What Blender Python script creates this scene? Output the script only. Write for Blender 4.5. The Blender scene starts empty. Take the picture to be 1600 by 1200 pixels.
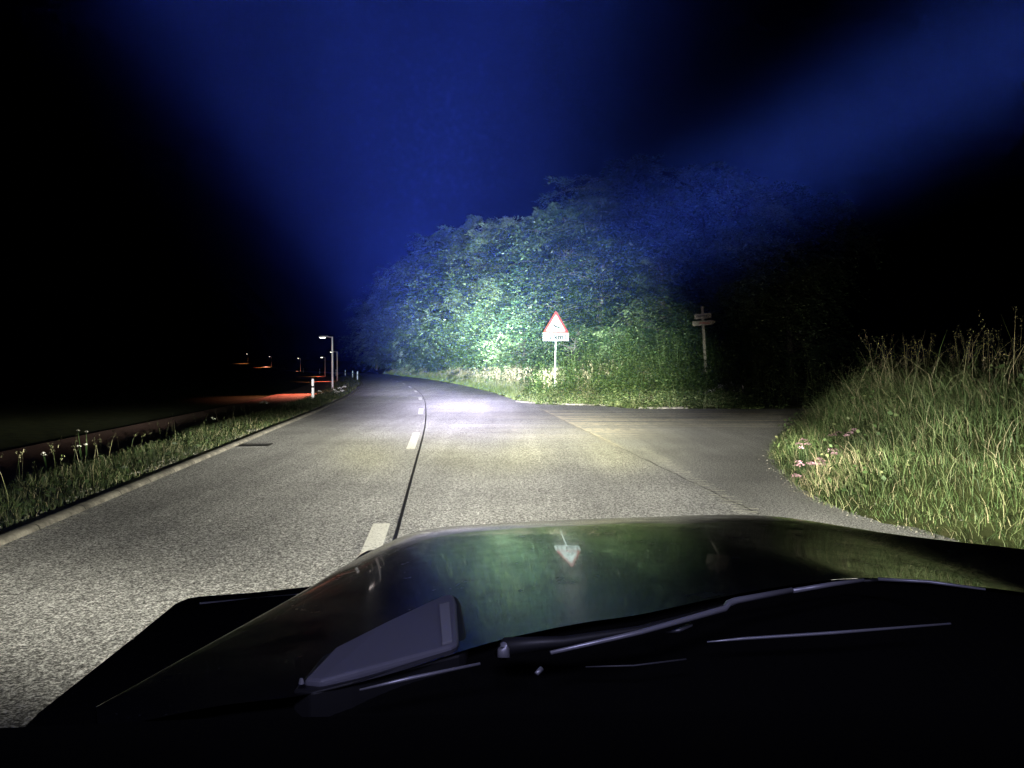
import bpy, bmesh, math, random
import numpy as np
from mathutils import Vector, Matrix

sc = bpy.context.scene
col = sc.collection
R = math.radians
rng = np.random.default_rng(7)
random.seed(7)

# ------------------------------------------------------------------ camera
CAM_H, F, PITCH = 1.6, 1200.0, math.atan(28 / 1200.0)
cam = bpy.data.objects.new("camera", bpy.data.cameras.new("camera"))
col.objects.link(cam)
cam.location = (0, 0, CAM_H)
cam.rotation_euler = (math.pi / 2 - PITCH, 0, 0)
cam.data.sensor_width = 36
cam.data.lens = 27
cam.data.clip_start = 0.05
cam.data.clip_end = 3000
sc.camera = cam
CP, SP = math.cos(PITCH), math.sin(PITCH)


def ray(px, py):
    x, u = (px - 800) / F, (600 - py) / F
    return Vector((x, CP + u * SP, -SP + u * CP))


def P(px, py, z=0.0):
    """world point at height z seen at photo pixel (px, py)"""
    d = ray(px, py)
    t = (z - CAM_H) / d.z
    return Vector((d.x * t, d.y * t, z))


def PD(px, py, y):
    """world point at distance y seen at photo pixel"""
    d = ray(px, py)
    t = y / d.y
    return Vector((d.x * t, y, CAM_H + d.z * t))


# ------------------------------------------------------------------ world (night sky)
w = bpy.data.worlds.new("World")
sc.world = w
w.use_nodes = True
wn = w.node_tree
sky = wn.nodes.new("ShaderNodeTexSky")
sky.sky_type = 'NISHITA'
sky.sun_disc = False
sky.sun_elevation = R(-6)
sky.sun_rotation = R(200)
wn.links.new(sky.outputs[0], wn.nodes["Background"].inputs[0])
wn.nodes["Background"].inputs[1].default_value = 0.002

sc.view_settings.view_transform = 'Standard'
sc.view_settings.look = 'None'
sc.view_settings.exposure = 0
sc.view_settings.gamma = 1
sc.render.engine = 'CYCLES'
sc.cycles.use_denoising = True
sc.cycles.denoiser = 'OPENIMAGEDENOISE'
sc.cycles.volume_bounces = 0
sc.cycles.max_bounces = 5
sc.cycles.diffuse_bounces = 2
sc.cycles.transparent_max_bounces = 8
sc.cycles.sample_clamp_indirect = 3
sc.cycles.use_light_tree = True


# ------------------------------------------------------------------ node maths
class X:
    """tiny expression wrapper round shader math nodes"""
    nt = None

    def __init__(s, sock):
        s.s = sock

    @staticmethod
    def op(o, *a, clamp=False):
        n = X.nt.nodes.new("ShaderNodeMath")
        n.operation = o
        n.use_clamp = clamp
        for i, v in enumerate(a):
            if isinstance(v, X):
                X.nt.links.new(v.s, n.inputs[i])
            else:
                n.inputs[i].default_value = v
        return X(n.outputs[0])

    def __add__(a, b): return X.op('ADD', a, b)
    __radd__ = __add__
    def __mul__(a, b): return X.op('MULTIPLY', a, b)
    __rmul__ = __mul__
    def __sub__(a, b): return X.op('SUBTRACT', a, b)
    def __rsub__(a, b): return X.op('SUBTRACT', b, a)
    def __truediv__(a, b): return X.op('DIVIDE', a, b)
    def __rtruediv__(a, b): return X.op('DIVIDE', b, a)
    def __pow__(a, b): return X.op('POWER', a, b)


def mx(a, b): return X.op('MAXIMUM', a, b)
def mn(a, b): return X.op('MINIMUM', a, b)
def xexp(a): return X.op('EXPONENT', a)


def ss(a, b, x):
    """smooth 0..1 step from a to b (a may be greater than b)"""
    n = X.nt.nodes.new("ShaderNodeMapRange")
    n.interpolation_type = 'SMOOTHSTEP'
    X.nt.links.new(x.s, n.inputs[0])
    if a < b:
        n.inputs[1].default_value, n.inputs[2].default_value = a, b
        n.inputs[3].default_value, n.inputs[4].default_value = 0, 1
    else:
        n.inputs[1].default_value, n.inputs[2].default_value = b, a
        n.inputs[3].default_value, n.inputs[4].default_value = 1, 0
    return X(n.outputs[0])


def gauss(x, m, s):
    t = (x - m) * (1 / s)
    return xexp(t * t * -1.0)


def spot(name, loc, fn, parent=None, size=0.06, cone=172, scale=1.0):
    """a lamp whose beam pattern fn(u, v) -> list of (intensity, colour) is in W/sr over tangent angles"""
    l = bpy.data.lights.new(name, 'SPOT')
    l.energy = 4 * math.pi * 10000
    l.spot_size = R(cone)
    l.spot_blend = 0.1
    l.shadow_soft_size = size
    l.use_nodes = True
    o = bpy.data.objects.new(name, l)
    o.location = loc
    o.rotation_euler = (math.pi / 2, 0, 0)
    col.objects.link(o)
    if parent: o.parent = parent
    nt = l.node_tree
    X.nt = nt
    em = nt.nodes["Emission"]
    tc = nt.nodes.new("ShaderNodeTexCoord")
    sx = nt.nodes.new("ShaderNodeSeparateXYZ")
    nt.links.new(tc.outputs["Normal"], sx.inputs[0])
    z = mx(X(sx.outputs[2]) * -1.0, 0.02)
    u = X(sx.outputs[0]) / z
    v = X(sx.outputs[1]) / z
    cc = nt.nodes.new("ShaderNodeCombineXYZ")
    terms = fn(u, v)
    for i in range(3):
        tot = None
        for t, c in terms:
            q = t * (c[i] * scale / 10000)
            tot = q if tot is None else tot + q
        nt.links.new(tot.s, cc.inputs[i])
    nt.links.new(cc.outputs[0], em.inputs["Color"])
    em.inputs["Strength"].default_value = 1
    return o


def roof_beam(u, v):
    """long-range bar: flat carpet of light from 16 m to 40 m, a hot spot and the softer cone that reaches the trees"""
    a = mx(v * -1.0, 0.058)
    wu = ss(-0.25, -0.10, u) * ss(0.32, -0.02, u)
    road = (8.0 / (a * a * a)) * ss(-0.17, -0.085, v) * ss(-0.040, -0.060, v) * wu
    hot = (gauss(u, -0.060, 0.065) * gauss(v, -0.062, 0.014) * 135000.0 + gauss(u, -0.065, 0.10) * gauss(v, -0.088, 0.026) * 26000.0 + gauss(u, -0.12, 0.06) * ss(-0.055, -0.045, v) * ss(-0.018, -0.034, v) * 120000.0)
    wt = ss(-0.20, -0.14, u) * ss(0.285, 0.06, u + mx(v, 0.0) * 0.55)
    tree = xexp(mx(v, 0.0) * -5.5) * ss(-0.065, -0.030, v) * ss(0.42, 0.15, v) * wt * 46000.0 * (1.0 - 0.55 * ss(-0.01, 0.10, u) * ss(0.035, -0.02, v))
    left2 = gauss(u, -0.045, 0.075) * gauss(v, 0.03, 0.055) * ss(-0.05, -0.015, v) * wt * 42000.0
    far = gauss(u, -0.15, 0.045) * gauss(v, 0.04, 0.06) * ss(-0.045, -0.015, v) * 110000.0
    blue = ss(0.02, 0.14, v) * ss(0.42, 0.2, v) * wt * 14000.0
    side = gauss(u, -0.25, 0.05) * ss(-0.075, -0.05, v) * ss(0.05, 0.0, v) * 3800.0
    near = ss(-1.9, -0.8, v) * ss(-0.38, -0.62, v) * gauss(u, 0.0, 1.2) * 2.6
    return [(road, (0.97, 0.95, 1.05)), (hot, (0.93, 0.86, 1.18)), (tree, (0.78, 1.0, 0.90)), (left2, (0.75, 0.98, 1.0)),
            (far, (0.62, 0.80, 1.1)), (blue, (0.30, 0.45, 1.0)), (side, (1.0, 0.97, 0.9)), (near, (0.6, 0.6, 1.0))]


def aux_beam(u, v):
    """narrow high beam of the two auxiliary lamps: a soft disc aimed at the foot of the trees"""
    disc = gauss(u, -0.068, 0.082) * gauss(v, 0.036, 0.056) * 150000.0
    near = ss(-1.9, -0.8, v) * ss(-0.38, -0.62, v) * gauss(u, 0.0, 1.2) * 1.2
    return [(disc * ss(-0.055, -0.01, v), (0.74, 0.98, 0.95)), (near, (0.6, 0.6, 1.0))]


def head_beam(u, v):
    """dipped beam: wide near carpet of light with a cut-off and a yellowish rim"""
    a = mx(v * -1.0, 0.045)
    near0 = (6.3 / (a ** 2.65)) * ss(-0.025, -0.06, v)
    mr = ss(0.28, 0.50, u)
    near = near0 * (1.0 - mr) + mn(near0, 720.0) * ss(0.20, -0.12, v) * mr
    left = 0.22 + ss(-0.80, -0.06, u) * 0.78
    shade = ss(-0.15, -0.42, v)
    mul = (left + (1.0 - left) * shade) * (1.0 + 3.0 * ss(-0.8, -1.9, u))
    right = 1.0 - 0.55 * ss(0.08, 0.28, u) * (1.0 - mr) * ss(-0.35, -0.10, v)
    bank = 1.0
    spill = ss(-0.10, -0.02, v) * ss(0.30, -0.05, v) * mr * 620.0
    low = ss(-0.10, -0.04, v) * ss(0.07, -0.02, v) * ss(-0.02, 0.08, u) * ss(0.24, 0.12, u) * 9000.0
    rim = gauss(v, -0.065, 0.02) * (gauss(u, -0.19, 0.06) + gauss(u, 0.07, 0.05)) * 5600.0
    return [(near * mul * right * bank, (1.0, 0.96, 0.79)), (spill, (1.0, 0.97, 0.85)),
            (low, (1.0, 0.98, 0.50)), (rim, (1.0, 0.95, 0.35))]


# lamps of the car this picture is taken from
HEADS = [(-0.52, 3.02, 0.80), (1.02, 3.02, 0.80)]
ROOFL = [(-0.30, 0.12, 2.06), (-0.11, 0.14, 2.06), (0.08, 0.14, 2.06)]
ROOFR = [(0.76, 0.14, 2.06), (0.94, 0.12, 2.06)]
lights = []
for p in HEADS: lights.append(spot("headlight_lamp", p, head_beam, size=0.07, scale=0.5))
for p in ROOFL: lights.append(spot("roof_bar_lamp", p, roof_beam, size=0.09, scale=0.333))
for p in ROOFR: lights.append(spot("roof_bar_lamp", p, aux_beam, size=0.06, scale=0.56))


# ------------------------------------------------------------------ helpers
def tag(o, label=None, cat=None, group=None, kind=None):
    if label: o['label'] = label
    if cat: o['category'] = cat
    if group: o['group'] = group
    if kind: o['kind'] = kind
    return o


def empty(name, loc, label, cat, group=None, rz=0):
    o = bpy.data.objects.new(name, None)
    col.objects.link(o)
    o.location = loc
    o.rotation_euler = (0, 0, rz)
    return tag(o, label, cat, group)


def link(name, me, mat=None, parent=None):
    o = bpy.data.objects.new(name, me)
    col.objects.link(o)
    if mat and not me.materials: me.materials.append(mat)
    if parent: o.parent = parent
    return o


def np_mesh(name, v, f, mat, parent=None, rnd=None, smooth=False):
    """fast mesh from arrays: v (N,3), f (M,4) or (M,3); rnd: per-vertex value"""
    me = bpy.data.meshes.new(name)
    v = np.asarray(v, dtype=np.float32)
    f = np.asarray(f, dtype=np.int32)
    k = f.shape[1]
    me.vertices.add(len(v)); me.vertices.foreach_set("co", v.ravel())
    me.loops.add(f.size); me.loops.foreach_set("vertex_index", f.ravel())
    me.polygons.add(len(f))
    me.polygons.foreach_set("loop_start", np.arange(0, f.size, k, dtype=np.int32))
    me.polygons.foreach_set("loop_total", np.full(len(f), k, dtype=np.int32))
    if smooth: me.polygons.foreach_set("use_smooth", np.ones(len(f), dtype=bool))
    me.update(calc_edges=True)
    if rnd is not None:
        a = me.attributes.new("rnd", 'FLOAT', 'POINT')
        a.data.foreach_set("value", np.asarray(rnd, dtype=np.float32))
    me.materials.append(mat)
    return link(name, me, None, parent)


def bm_obj(name, bm, mat, parent=None, smooth=False, bevel=0.0, seg=2, loc=None):
    me = bpy.data.meshes.new(name)
    bmesh.ops.recalc_face_normals(bm, faces=bm.faces)
    bm.to_mesh(me); bm.free()
    if smooth:
        for p in me.polygons: p.use_smooth = True
    o = link(name, me, mat, parent)
    if loc: o.location = loc
    if bevel:
        m = o.modifiers.new("bevel", 'BEVEL'); m.width = bevel; m.segments = seg; m.limit_method = 'ANGLE'
    return o


def box(bm, c, s, rot=None):
    r = bmesh.ops.create_cube(bm, size=1)
    M = Matrix.Translation(c) @ (rot or Matrix.Identity(4)) @ Matrix.Diagonal((*s, 1))
    bmesh.ops.transform(bm, matrix=M, verts=r['verts'])


def tube(bm, pts, radii, n=10, cap=True):
    rings = []
    pts = [Vector(p) for p in pts]
    if not hasattr(radii, '__len__'): radii = [radii] * len(pts)
    for i, p in enumerate(pts):
        d = (pts[min(i + 1, len(pts) - 1)] - pts[max(i - 1, 0)]).normalized()
        a = d.cross(Vector((0, 0, 1)) if abs(d.z) < 0.9 else Vector((1, 0, 0))).normalized()
        b = d.cross(a)
        rings.append([bm.verts.new(p + (a * math.cos(2 * math.pi * k / n) + b * math.sin(2 * math.pi * k / n)) * radii[i]) for k in range(n)])
    for i in range(len(rings) - 1):
        for k in range(n):
            bm.faces.new((rings[i][k], rings[i][(k + 1) % n], rings[i + 1][(k + 1) % n], rings[i + 1][k]))
    if cap:
        bm.faces.new(rings[0]); bm.faces.new(rings[-1][::-1])


def prism(bm, pts, d):
    """closed polygon of 3-D points swept by vector d"""
    a = [bm.verts.new(p) for p in pts]
    b = [bm.verts.new(Vector(p) + Vector(d)) for p in pts]
    bm.faces.new(a); bm.faces.new(b[::-1])
    for i in range(len(a)):
        j = (i + 1) % len(a)
        bm.faces.new((a[i], b[i], b[j], a[j]))


def mat(name, c, rough=0.6, metal=0.0, spec=0.5, coat=0.0, emit=None, es=0):
    m = bpy.data.materials.new(name)
    m.use_nodes = True
    b = m.node_tree.nodes["Principled BSDF"]
    b.inputs["Base Color"].default_value = (*c, 1)
    b.inputs["Roughness"].default_value = rough
    b.inputs["Metallic"].default_value = metal
    b.inputs["Specular IOR Level"].default_value = spec
    b.inputs["Coat Weight"].default_value = coat
    b.inputs["Coat Roughness"].default_value = 0.03
    if emit:
        b.inputs["Emission Color"].default_value = (*emit, 1)
        b.inputs["Emission Strength"].default_value = es
    return m


def noise(nt, vec, scale, detail=3, rough=0.5, dist=0.0):
    n = nt.nodes.new("ShaderNodeTexNoise")
    n.inputs["Scale"].default_value = scale
    n.inputs["Detail"].default_value = detail
    n.inputs["Roughness"].default_value = rough
    n.inputs["Distortion"].default_value = dist
    if vec is not None: nt.links.new(vec, n.inputs["Vector"])
    return n


def ramp(nt, fac, stops):
    n = nt.nodes.new("ShaderNodeValToRGB")
    e = n.color_ramp.elements
    while len(e) < len(stops): e.new(0.5)
    for i, (p, c) in enumerate(stops):
        e[i].position = p
        e[i].color = (*(c if hasattr(c, '__len__') else (c, c, c)), 1)
    nt.links.new(fac, n.inputs[0])
    return n


def mixc(nt, fac, a, b, mode='MIX'):
    n = nt.nodes.new("ShaderNodeMix")
    n.data_type = 'RGBA'; n.blend_type = mode
    for sock, v in ((n.inputs[0], fac), (n.inputs[6], a), (n.inputs[7], b)):
        if hasattr(v, 'is_linked'): nt.links.new(v, sock)
        elif hasattr(v, '__len__'): sock.default_value = (*v, 1)
        else: sock.default_value = v
    return n.outputs[2]


def leaf_mat(name, stops, trans=0.35, rough=0.6, vary=0.35, spec=0.25, tree=False):
    """thin leaf: diffuse + translucent, colour from the per-leaf random value and a slow patch noise"""
    m = bpy.data.materials.new(name)
    m.use_nodes = True
    nt = m.node_tree
    b = nt.nodes["Principled BSDF"]
    at = nt.nodes.new("ShaderNodeAttribute"); at.attribute_name = "rnd"
    r = ramp(nt, at.outputs["Fac"], stops)
    geo = nt.nodes.new("ShaderNodeNewGeometry")
    nz = noise(nt, geo.outputs["Position"], 0.5 if tree else 0.8, 3)
    k = ramp(nt, nz.outputs[0], [(0.3, 1 - vary), (0.7, 1 + vary)])
    c = mixc(nt, 1.0, r.outputs[0], k.outputs[0], 'MULTIPLY')
    if tree:
        oi = nt.nodes.new("ShaderNodeObjectInfo")
        k3 = ramp(nt, oi.outputs["Random"], [(0.0, (.38, .42, .42)), (.5, (.9, .95, .9)), (1.0, (1.9, 1.75, 1.6))])
        c = mixc(nt, 1.0, c, k3.outputs[0], 'MULTIPLY')
    nt.links.new(c, b.inputs["Base Color"])
    b.inputs["Roughness"].default_value = rough
    b.inputs["Specular IOR Level"].default_value = spec
    tr = nt.nodes.new("ShaderNodeBsdfTranslucent")
    nt.links.new(c, tr.inputs[0])
    ms = nt.nodes.new("ShaderNodeMixShader"); ms.inputs[0].default_value = trans
    nt.links.new(b.outputs[0], ms.inputs[1]); nt.links.new(tr.outputs[0], ms.inputs[2])
    nt.links.new(ms.outputs[0], nt.nodes["Material Output"].inputs[0])
    return m


def sstep(a, b, x):
    t = np.clip((x - a) / (b - a), 0, 1)
    return t * t * (3 - 2 * t)


# ------------------------------------------------------------------ road alignment
_c = [(635, 780), (650, 720), (662.5, 680), (666, 652), (665, 630), (660, 617), (652, 610), (640, 602), (627, 597), (610, 592), (590, 589), (572, 585.3)]
_cw = [P(*q) for q in _c]
_ys = np.array([-30, -15, 0] + [p.y for p in _cw] + [185, 230, 280, 340, 420])
_xs = np.array([2.6, 1.0, -0.45] + [p.x for p in _cw] + [-41, -60, -84, -117, -165])
_yd = np.arange(-30, 420, 1.0)
_xd = np.interp(_yd, _ys, _xs)
_k = np.hanning(15); _k /= _k.sum()
_xp = np.concatenate([np.full(7, _xd[0]) + (_xd[0] - _xd[1]) * np.arange(7, 0, -1), _xd, np.full(7, _xd[-1]) + (_xd[-1] - _xd[-2]) * np.arange(1, 8)])
_xd = np.convolve(_xp, _k, 'valid')


def xc(y): return np.interp(y, _yd, _xd)


def slope(y): return (xc(np.asarray(y) + 1.0) - xc(np.asarray(y) - 1.0)) / 2.0


def off(y, d):
    """point at perpendicular offset d (right positive) from the centre joint at station y"""
    s = slope(y); n = np.sqrt(1 + s * s)
    return xc(y) + d / n, np.asarray(y) - d * s / n


def re_off(y): return np.interp(y, [-30, 12, 28, 45, 400], [3.75, 3.75, 4.1, 4.3, 4.1])


def lef(y): return -np.interp(y, [0, 7, 20, 60], [3.40, 3.46, 3.74, 3.82])
BB_Y = np.array([-30, 2, 6.7, 7.9, 8.8, 10.2, 13.4, 16, 19, 21.2, 22.4])
BB_X = np.array([4.6, 4.5, 4.2, 3.85, 3.7, 3.85, 4.6, 5.6, 7.0, 8.6, 12.0])


def bank_d(x, y):
    """distance inside the right grass mound (negative outside)"""
    return np.minimum(x - np.interp(y, BB_Y, BB_X), 22.6 - y)


def wood_d(x, y):
    """distance behind the far right roadside edge (negative outside)"""
    edge = np.where(y > 33, xc(y) + re_off(y) * np.sqrt(1 + slope(y) ** 2), -1e9)
    jy = np.interp(x, [-3, 0.3, 1.3, 3.5, 4.6, 10, 60], [37, 34.0, 31.9, 30.9, 28.6, 28.6, 29.5])
    return np.minimum(np.where(edge > -1e8, x - edge, 99), y - jy)


def base_z(x, y): return 2.6 * sstep(215, 350, y) * sstep(45, 110, -x)


def height(x, y):
    x = np.asarray(x, float); y = np.asarray(y, float)
    z = base_z(x, y)
    b = bank_d(x, y)
    z = z + 1.15 * sstep(-.2, 2.0, b) + 0.5 * sstep(4, 14, b) + 0.05 * sstep(0, .3, b)
    z = z + 0.12 * sstep(0, .5, wood_d(x, y)) + 0.9 * sstep(0.8, 7, wood_d(x, y)) + 1.2 * sstep(8, 30, wood_d(x, y))
    lx = (xc(y) + lef(y) * np.sqrt(1 + slope(y) ** 2)) - x
    z = z + 0.08 * sstep(0.0, 0.3, lx) - 0.33 * sstep(1.1, 2.5, lx) + 0.20 * sstep(5.6, 11, lx)
    z = z + 0.05 * np.sin(x * 1.3 + y * .7) * np.sin(y * .9 - x * .4) * sstep(0.5, 2.5, np.maximum(b, wood_d(x, y)))
    return z


# ------------------------------------------------------------------ ground materials
def asphalt(name, tone=1.0, dust=True):
    m = bpy.data.materials.new(name); m.use_nodes = True
    nt = m.node_tree; b = nt.nodes["Principled BSDF"]
    X.nt = nt
    geo = nt.nodes.new("ShaderNodeNewGeometry"); pos = geo.outputs["Position"]
    n1 = noise(nt, pos, 70, 2, 0.7)
    n2 = noise(nt, pos, 26, 2, 0.6)
    g = X(n1.outputs[0]) * 0.74 + X(n2.outputs[0]) * 0.26
    gr = ramp(nt, g.s, [(0.37, 0.045), (0.455, 0.17), (0.53, 0.42), (0.61, 0.92)])
    nc = noise(nt, pos, 40, 1)
    tint = mixc(nt, 0.13, (1, 1, 1), nc.outputs["Color"], 'OVERLAY')
    c = mixc(nt, 1.0, gr.outputs[0], tint, 'MULTIPLY')
    big = noise(nt, pos, 0.45, 4, 0.6)
    k = ramp(nt, big.outputs[0], [(0.3, 0.78 * tone), (0.7, 1.15 * tone)])
    c = mixc(nt, 1.0, c, k.outputs[0], 'MULTIPLY')
    # long wear streaks along the lanes
    mp = nt.nodes.new("ShaderNodeMapping"); mp.inputs["Scale"].default_value = (1.4, 0.035, 1); mp.inputs["Rotation"].default_value = (0, 0, R(-6))
    nt.links.new(pos, mp.inputs[0])
    wr = noise(nt, mp.outputs[0], 1.6, 3, 0.6)
    k2 = ramp(nt, wr.outputs[0], [(0.32, 0.84), (0.68, 1.1)])
    c = mixc(nt, 1.0, c, k2.outputs[0], 'MULTIPLY')
    if dust:
        sp = nt.nodes.new("ShaderNodeSeparateXYZ"); nt.links.new(pos, sp.inputs[0])
        x, y = X(sp.outputs[0]), X(sp.outputs[1])
        yy = y + x * 0.03
        mp2 = nt.nodes.new("ShaderNodeMapping"); mp2.inputs["Scale"].default_value = (0.07, 1.0, 1); mp2.inputs["Rotation"].default_value = (0, 0, R(4))
        nt.links.new(pos, mp2.inputs[0])
        st = noise(nt, mp2.outputs[0], 2.1, 5, 0.7, 0.3)
        fine = noise(nt, pos, 5, 4, 0.7)
        xj = x + y * 0.0796 - 3.3
        side = ss(0.0, 0.08, xj)
        wedge = side * ss(2.6, 0.3, xj) * ss(16.0, 19.5, yy) * ss(29.0, 25.5, yy)
        band = side * ss(18.5, 22.5, yy) * ss(29.5, 26.0, yy)
        near = ss(-5.5, -0.5, xj) * ss(0.05, -0.1, xj) * ss(12.0, 20.0, yy) * ss(31.0, 25.0, yy)
        seam = gauss(xj, 0.05, 0.07) * ss(14.5, 16.5, yy) * ss(29.5, 28.0, yy)
        stx = X(ramp(nt, st.outputs[0], [(0.44, 0.0), (0.54, 1.0)]).outputs[0])
        stw = X(ramp(nt, st.outputs[0], [(0.44, 0.0), (0.49, 1.0)]).outputs[0])
        fx = X(ramp(nt, fine.outputs[0], [(0.40, 0.15), (0.56, 1.0)]).outputs[0])
        msk = mn((wedge * stw * 0.95 + band * stx * 0.85 + near * stx * 0.35 + seam * 0.8) * fx, 0.95)
        c = mixc(nt, msk.s, c, (0.72, 0.66, 0.53))
    nt.links.new(c, b.inputs["Base Color"])
    b.inputs["Roughness"].default_value = 0.72
    b.inputs["Specular IOR Level"].default_value = 0.3
    bp = nt.nodes.new("ShaderNodeBump"); bp.inputs["Strength"].default_value = 0.5; bp.inputs["Distance"].default_value = 0.004
    nt.links.new(g.s, bp.inputs["Height"]); nt.links.new(bp.outputs[0], b.inputs["Normal"])
    return m


def soil_mat():
    m = bpy.data.materials.new("soil"); m.use_nodes = True
    nt = m.node_tree; b = nt.nodes["Principled BSDF"]
    geo = nt.nodes.new("ShaderNodeNewGeometry")
    n = noise(nt, geo.outputs["Position"], 3, 6, 0.7)
    r = ramp(nt, n.outputs[0], [(0.3, (0.018, 0.02, 0.008)), (0.55, (0.035, 0.045, 0.014)), (0.75, (0.07, 0.062, 0.03))])
    nt.links.new(r.outputs[0], b.inputs["Base Color"]); b.inputs["Roughness"].default_value = 0.95
    b.inputs["Specular IOR Level"].default_value = 0.1
    return m


def concrete(name, c=(0.30, 0.28, 0.24)):
    m = bpy.data.materials.new(name); m.use_nodes = True
    nt = m.node_tree; b = nt.nodes["Principled BSDF"]
    geo = nt.nodes.new("ShaderNodeNewGeometry")
    n = noise(nt, geo.outputs["Position"], 9, 8, 0.75)
    d = tuple(q * 0.35 for q in c)
    r = ramp(nt, n.outputs[0], [(0.3, d), (0.5, tuple(q * .8 for q in c)), (0.7, tuple(q * 1.25 for q in c))])
    nt.links.new(r.outputs[0], b.inputs["Base Color"]); b.inputs["Roughness"].default_value = 0.9
    bp = nt.nodes.new("ShaderNodeBump"); bp.inputs["Strength"].default_value = 0.5; bp.inputs["Distance"].default_value = 0.01
    nt.links.new(n.outputs[0], bp.inputs["Height"]); nt.links.new(bp.outputs[0], b.inputs["Normal"])
    return m


M_road = asphalt("road asphalt")
M_soil = soil_mat()
M_conc = concrete("kerb concrete", (0.24, 0.225, 0.19))
_t = M_conc.node_tree; X.nt = _t
_bb = _t.nodes["Principled BSDF"]; _src = _bb.inputs["Base Color"].links[0].from_socket
_ge = _t.nodes.new("ShaderNodeNewGeometry"); _se = _t.nodes.new("ShaderNodeSeparateXYZ"); _t.links.new(_ge.outputs["Position"], _se.inputs[0])
_yy = X(_se.outputs[1]) + X(_se.outputs[0]) * 0.1
_fr = X.op('FRACT', _yy * 1.0)
_jn = ss(0.03, 0.012, _fr)
_ns = noise(_t, _ge.outputs["Position"], 2.2, 4, .7); _rs = ramp(_t, _ns.outputs[0], [(.35, .45), (.65, 1.25)])
_cc = mixc(_t, 1.0, _src, _rs.outputs[0], 'MULTIPLY')
_cc = mixc(_t, _jn.s, _cc, (0.02, 0.02, 0.015))
_t.links.new(_cc, _bb.inputs["Base Color"])
M_red = concrete("reddish path asphalt", (0.20, 0.075, 0.05))

# ------------------------------------------------------------------ ground sheet
gx = np.unique(np.concatenate([np.array([-1500, -900, -500, -300, -200, -160, -130, -110, -95, -80, -68, -58, -50, -42, -36]), np.arange(-32, -12, 1.0), np.arange(-12, 16, 0.4), np.arange(16, 40, 1.0), [44, 50, 60, 80, 120, 200, 400, 900, 1500]]))
gy = np.unique(np.concatenate([[-1500, -500, -200, -80, -30, -12], np.arange(-6, 40, 0.4), np.arange(40, 110, 1.5), np.arange(110, 400, 8.0), [450, 520, 700, 1000, 1500]]))
GX, GY = np.meshgrid(gx, gy)
GZ = height(GX, GY)
GZ = GZ - 0.05
nxx, nyy = len(gx), len(gy)
idx = np.arange(nxx * nyy).reshape(nyy, nxx)
f = np.stack([idx[:-1, :-1], idx[:-1, 1:], idx[1:, 1:], idx[1:, :-1]], -1).reshape(-1, 4)
g = np_mesh("ground", np.stack([GX, GY, GZ], -1).reshape(-1, 3), f, M_soil, smooth=True)
tag(g, kind='structure')


def ribbon(name, ys, d0, d1, dz, m, fn=off, parent=None, nseg=1):
    a = []
    for k in range(nseg + 1):
        d = d0 + (d1 - d0) * k / nseg
        x, y = fn(ys, d)
        a.append(np.stack([x, y, base_z(x, y) + dz], -1))
    n = len(ys)
    V = np.concatenate(a)
    F_ = []
    for k in range(nseg):
        i = np.arange(n - 1) + k * n
        F_.append(np.stack([i, i + n, i + n + 1, i + 1], -1))
    return np_mesh(name, V, np.concatenate(F_), m, parent)


ys = np.concatenate([np.arange(-30, 150, 1.0), np.arange(150, 400, 4.0)])
rd = ribbon("road", ys, lef(ys), re_off(ys), 0.006, M_road)
tag(rd, kind='structure')

# side road joining from the right, with the flare of the junction
sr_o = [(1.0, -30), (1.0, 24), (1.0, 28.0), (0.0, 34.5), (0.9, 33.0), (1.6, 32.1), (3.6, 31.1), (4.8, 28.9), (9, 28.9), (16, 29.3), (40, 30.5), (60, 31.5),
        (60, 24), (40, 23), (13, 22.0), (9.2, 21.0), (7.6, 19), (6.2, 16), (5.2, 13.4), (4.5, 10.2), (4.4, 8.6), (4.6, 7.5), (4.9, 5), (5.0, -30)]
bm = bmesh.new()
bm.faces.new([bm.verts.new((x, y, 0.0)) for x, y in sr_o])
tag(bm_obj("side_road", bm, M_road), kind='structure')

# path left of the road (reddish surface), swinging away with the street lamps
pth = ribbon("path", ys[ys > -10], lef(ys[ys > -10]) - 5.3, lef(ys[ys > -10]) - 2.65, -0.235, M_red, nseg=2)
tag(pth, kind='structure')

# road joint + dashes (children of the road)
M_bit = mat("bitumen joint", (0.006, 0.006, 0.006), 0.5)


def paint_mat():
    m = bpy.data.materials.new("white road paint"); m.use_nodes = True
    nt = m.node_tree; b = nt.nodes["Principled BSDF"]
    geo = nt.nodes.new("ShaderNodeNewGeometry")
    n = noise(nt, geo.outputs["Position"], 45, 5, 0.8)
    r = ramp(nt, n.outputs[0], [(0.36, (0.16, 0.16, 0.14)), (0.47, (0.8, 0.8, 0.76)), (0.7, (0.9, 0.9, 0.86))])
    nt.links.new(r.outputs[0], b.inputs["Base Color"]); b.inputs["Roughness"].default_value = 0.6
    return m


M_paint = paint_mat()
j = ribbon("centre_joint", np.concatenate([np.arange(-2, 90, .5), np.arange(90, 200, 2.)]), -0.018, 0.018, 0.010, M_bit, parent=rd)
y0 = 4.15
for k in range(18):
    a = y0 + k * 10.6 * (1 - 0.0) ; b_ = a + 3.6
    if a > 175: break
    o = ribbon("lane_marking", np.linspace(a, b_, 8), -0.26, -0.09, 0.0105, M_paint, parent=rd)

# ragged joint strokes along both edges
M_str = mat("pale joint filler", (0.80, 0.79, 0.70), 0.85)


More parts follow.
